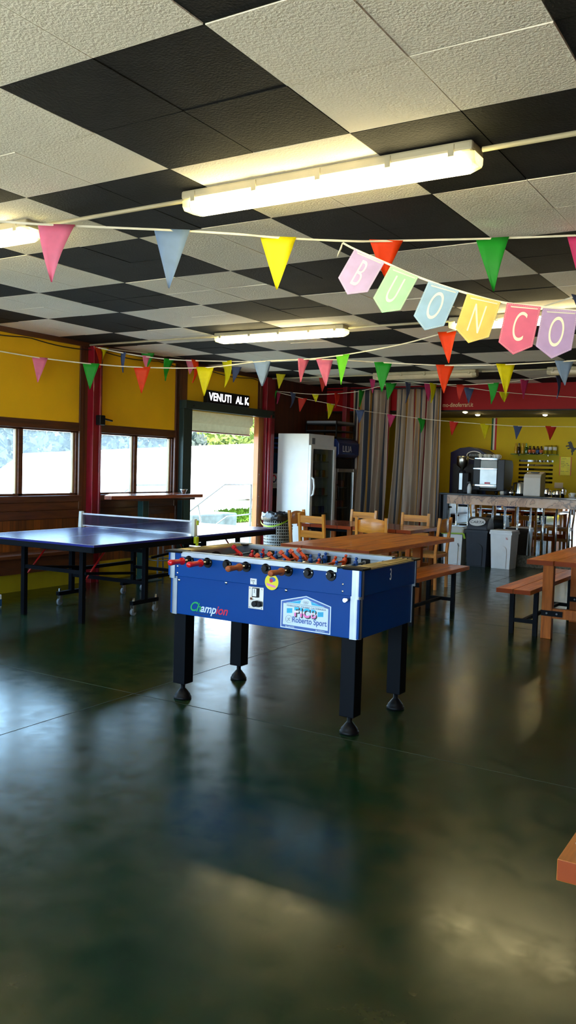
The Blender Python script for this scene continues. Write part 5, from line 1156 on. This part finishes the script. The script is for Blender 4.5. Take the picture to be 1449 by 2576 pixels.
# ================================================================== BUNTING AND LETTER BANNER
def catm(pts, n=5):
    P_ = [Vector(p) for p in pts]; out = []
    for i in range(len(P_) - 1):
        p0, p1, p2, p3 = P_[max(i - 1, 0)], P_[i], P_[i + 1], P_[min(i + 2, len(P_) - 1)]
        for k_ in range(n):
            t_ = k_ / n; out.append(0.5 * ((2 * p1) + (-p0 + p2) * t_ + (2 * p0 - 5 * p1 + 4 * p2 - p3) * t_ ** 2 + (-p0 + 3 * p1 - 3 * p2 + p3) * t_ ** 3))
    out.append(P_[-1]); return out
SL = ['pennant string nearest the camera, just under the ceiling above the football table', 'long low pennant string crossing the whole width in front of the yellow panels', 'pennant string starting at the red post and rising to the right towards the camera', 'pennant string running from the red post towards the red bar fascia', 'pennant string with knotted middle hanging in front of the curtains and red fascia', 'lowest pennant string sloping down across the curtains and yellow bar wall']
CN = {'grey': 'pale blue', 'slate': 'slate blue', 'rose': 'deep pink', 'lime': 'lime green'}
for si, (sp, pens) in enumerate(STRINGS):
    root = empty('bunting', sp[0], SL[si], 'bunting', 'pennant strings under the ceiling'); o3 = Vector(sp[0])
    cu = catm(sp, 6); b = MB(); hw = 0.006 if si < 3 else 0.004
    vs = []
    for i, p in enumerate(cu):
        tw = math.radians(25) * math.sin(i * 0.9 + si); vs += [p - o3 + Vector((math.sin(tw) * hw, 0, math.cos(tw) * hw)), p - o3 - Vector((math.sin(tw) * hw, 0, math.cos(tw) * hw))]
    b.add(vs, [(2 * i, 2 * i + 1, 2 * i + 3, 2 * i + 2) for i in range(len(cu) - 1)])
    so = b.build('string', 'ribbon', root); sm_ = so.modifiers.new('thickness', 'SOLIDIFY'); sm_.thickness = 0.002
    for (px, py, pz, ang, w, h, off, c) in pens:
        b = MB(); N = 7; vs = []; cv = rnd.uniform(-0.03, 0.03); tw = rnd.uniform(-0.25, 0.25)
        u = Vector((math.cos(ang), math.sin(ang), 0)); nn = Vector((-u.y, u.x, 0))
        for j in range(N):
            f = j / (N - 1); ww = w / 2 * (1 - f) + 0.003
            for i in range(5):
                s_ = -1 + i / 2
                p = u * (s_ * ww + off * f) + Vector((0, 0, 0.006 - h * f)) + nn * (cv * math.sin(f * PI) * 1.2 + tw * s_ * ww * f + 0.012 * (1 - s_ * s_) * f)
                vs.append(p)
        b.add(vs, [(j * 5 + i, (j + 1) * 5 + i, (j + 1) * 5 + i + 1, j * 5 + i + 1) for j in range(N - 1) for i in range(4)], True)
        p = b.build('pennant', 'pen_' + c, root); p.location = Vector((px, py, pz)) - o3; p['label'] = CN.get(c, c) + ' pennant'
        sm_ = p.modifiers.new('thickness', 'SOLIDIFY'); sm_.thickness = 0.0012
root = empty('letter_banner', RIBBON[0], 'pastel letter card banner spelling BUON CO hanging from the near pennant string', 'banner'); o3 = Vector(RIBBON[0])
cu = catm(RIBBON, 5); b = MB(); vs = []
for i, p in enumerate(cu): vs += [p - o3 + Vector((0, 0, 0.006)), p - o3 - Vector((0, 0, 0.006))]
b.add(vs, [(2 * i, 2 * i + 1, 2 * i + 3, 2 * i + 2) for i in range(len(cu) - 1)]); so = b.build('ribbon', 'ribbon', root); so.modifiers.new('thickness', 'SOLIDIFY').thickness = 0.001
MB().tube([(0, 0, 0), (-0.012, 0.004, -0.03), (-0.03, 0.006, -0.06), (-0.036, 0.006, -0.075), (-0.022, 0.0, -0.05), (0.0, 0, 0.0)], 0.004, 6).build('knot', 'ribbon', root)
for i, (pa, pb, pt, ch) in enumerate(CARDS):
    a, b_, c = Vector(pa), Vector(pb), Vector(pt)
    u = (b_ - a); w = u.length; u.normalize(); mid = (a + b_) / 2; dn = (c - mid); h = dn.length; dn.normalize(); v = -dn
    nn = u.cross(v).normalized(); v = (v - u * v.dot(u)).normalized(); nn = u.cross(v)
    hw = w / 2; sd = h - hw * 0.62
    poly = [(-hw, 0), (-hw, -sd), (0, -h), (hw, -sd), (hw, 0)]
    O = mid - o3
    cb = MB().prism(poly, O, u, v, 0.0012); cd = cb.build('letter_card', 'card%d' % i, root); cd['label'] = ['lilac card with letter B', 'mint card with letter U', 'sky blue card with letter O', 'lemon card with letter N', 'rose card with letter C', 'violet card with letter O'][i]
    st = MB(); q = 0.006
    pp = [(-hw + q, -q), (-hw + q, -sd + q * 0.4), (0, -h + q * 1.4), (hw - q, -sd + q * 0.4), (hw - q, -q)]
    for k_ in range(5):
        A_, B_ = Vector(pp[k_]), Vector(pp[(k_ + 1) % 5]); L = (B_ - A_).length; n_ = int(L / 0.009)
        for m__ in range(n_):
            P0, P1 = A_.lerp(B_, (m__ + 0.2) / n_), A_.lerp(B_, (m__ + 0.75) / n_); d_ = (P1 - P0).normalized() * 0.0006; e_ = Vector((-d_.y, d_.x))
            st.prism([tuple(P0 - e_), tuple(P1 - e_), tuple(P1 + e_), tuple(P0 + e_)], O + nn * 0.0013, u, v, 0.0003)
    st.build('stitch_print', 'card_letter', cd)
    text('lettering', ch, 0.222, 'card_letter', cd, tuple(O + nn * 0.0018 - v * 0.188), u, v, 'CENTER', 0.0004, sx=0.45, bold=-0.002)
    b = MB().prism([(-hw * 0.75, -0.014), (-hw * 0.7, -0.020), (hw * 0.85, -0.016), (hw * 0.85, -0.011)], O + nn * 0.0013, u, v, 0.0006); b.build('ribbon_slot', 'ribbon', cd)
# crumpled printed wrapper on the near table
b = MB(); q = random.Random(11); vs = []; n_ = 18
for j in range(9):
    ph_ = PI / 2 * j / 8
    for i in range(n_):
        a = 2 * PI * i / n_; r_ = 0.125 * math.cos(ph_) * (1 + q.uniform(-0.10, 0.10)); vs.append((r_ * math.cos(a), 0.75 * r_ * math.sin(a), 0.05 * math.sin(ph_) * (1 + q.uniform(-0.15, 0.15))))
b.add(vs, [(j * n_ + i, j * n_ + (i + 1) % n_, (j + 1) * n_ + (i + 1) % n_, (j + 1) * n_ + i) for j in range(8) for i in range(n_)])
for fi in range(len(b.f)): b.mi[fi] = 1 if q.random() < 0.12 else (2 if b.f[fi][0] < n_ and q.random() < 0.6 else 0)
o = b.build('wrapper', ['white_paper', 'print_grey', 'print_red'], None, 0, (-0.235, 1.725, 0.762)); tag(o, 'crumpled white printed wrapper on the corner of the nearest table', 'wrapper')
# lettering as plain meshes
dg = bpy.context.evaluated_depsgraph_get()
for o in [q for q in bpy.data.objects if q.type == 'FONT']:
    me = bpy.data.meshes.new_from_object(o.evaluated_get(dg)); n_ = bpy.data.objects.new('lettering', me); COL.objects.link(n_)
    n_.parent = o.parent; n_.matrix_local = o.matrix_local.copy(); bpy.data.objects.remove(o, do_unlink=True)
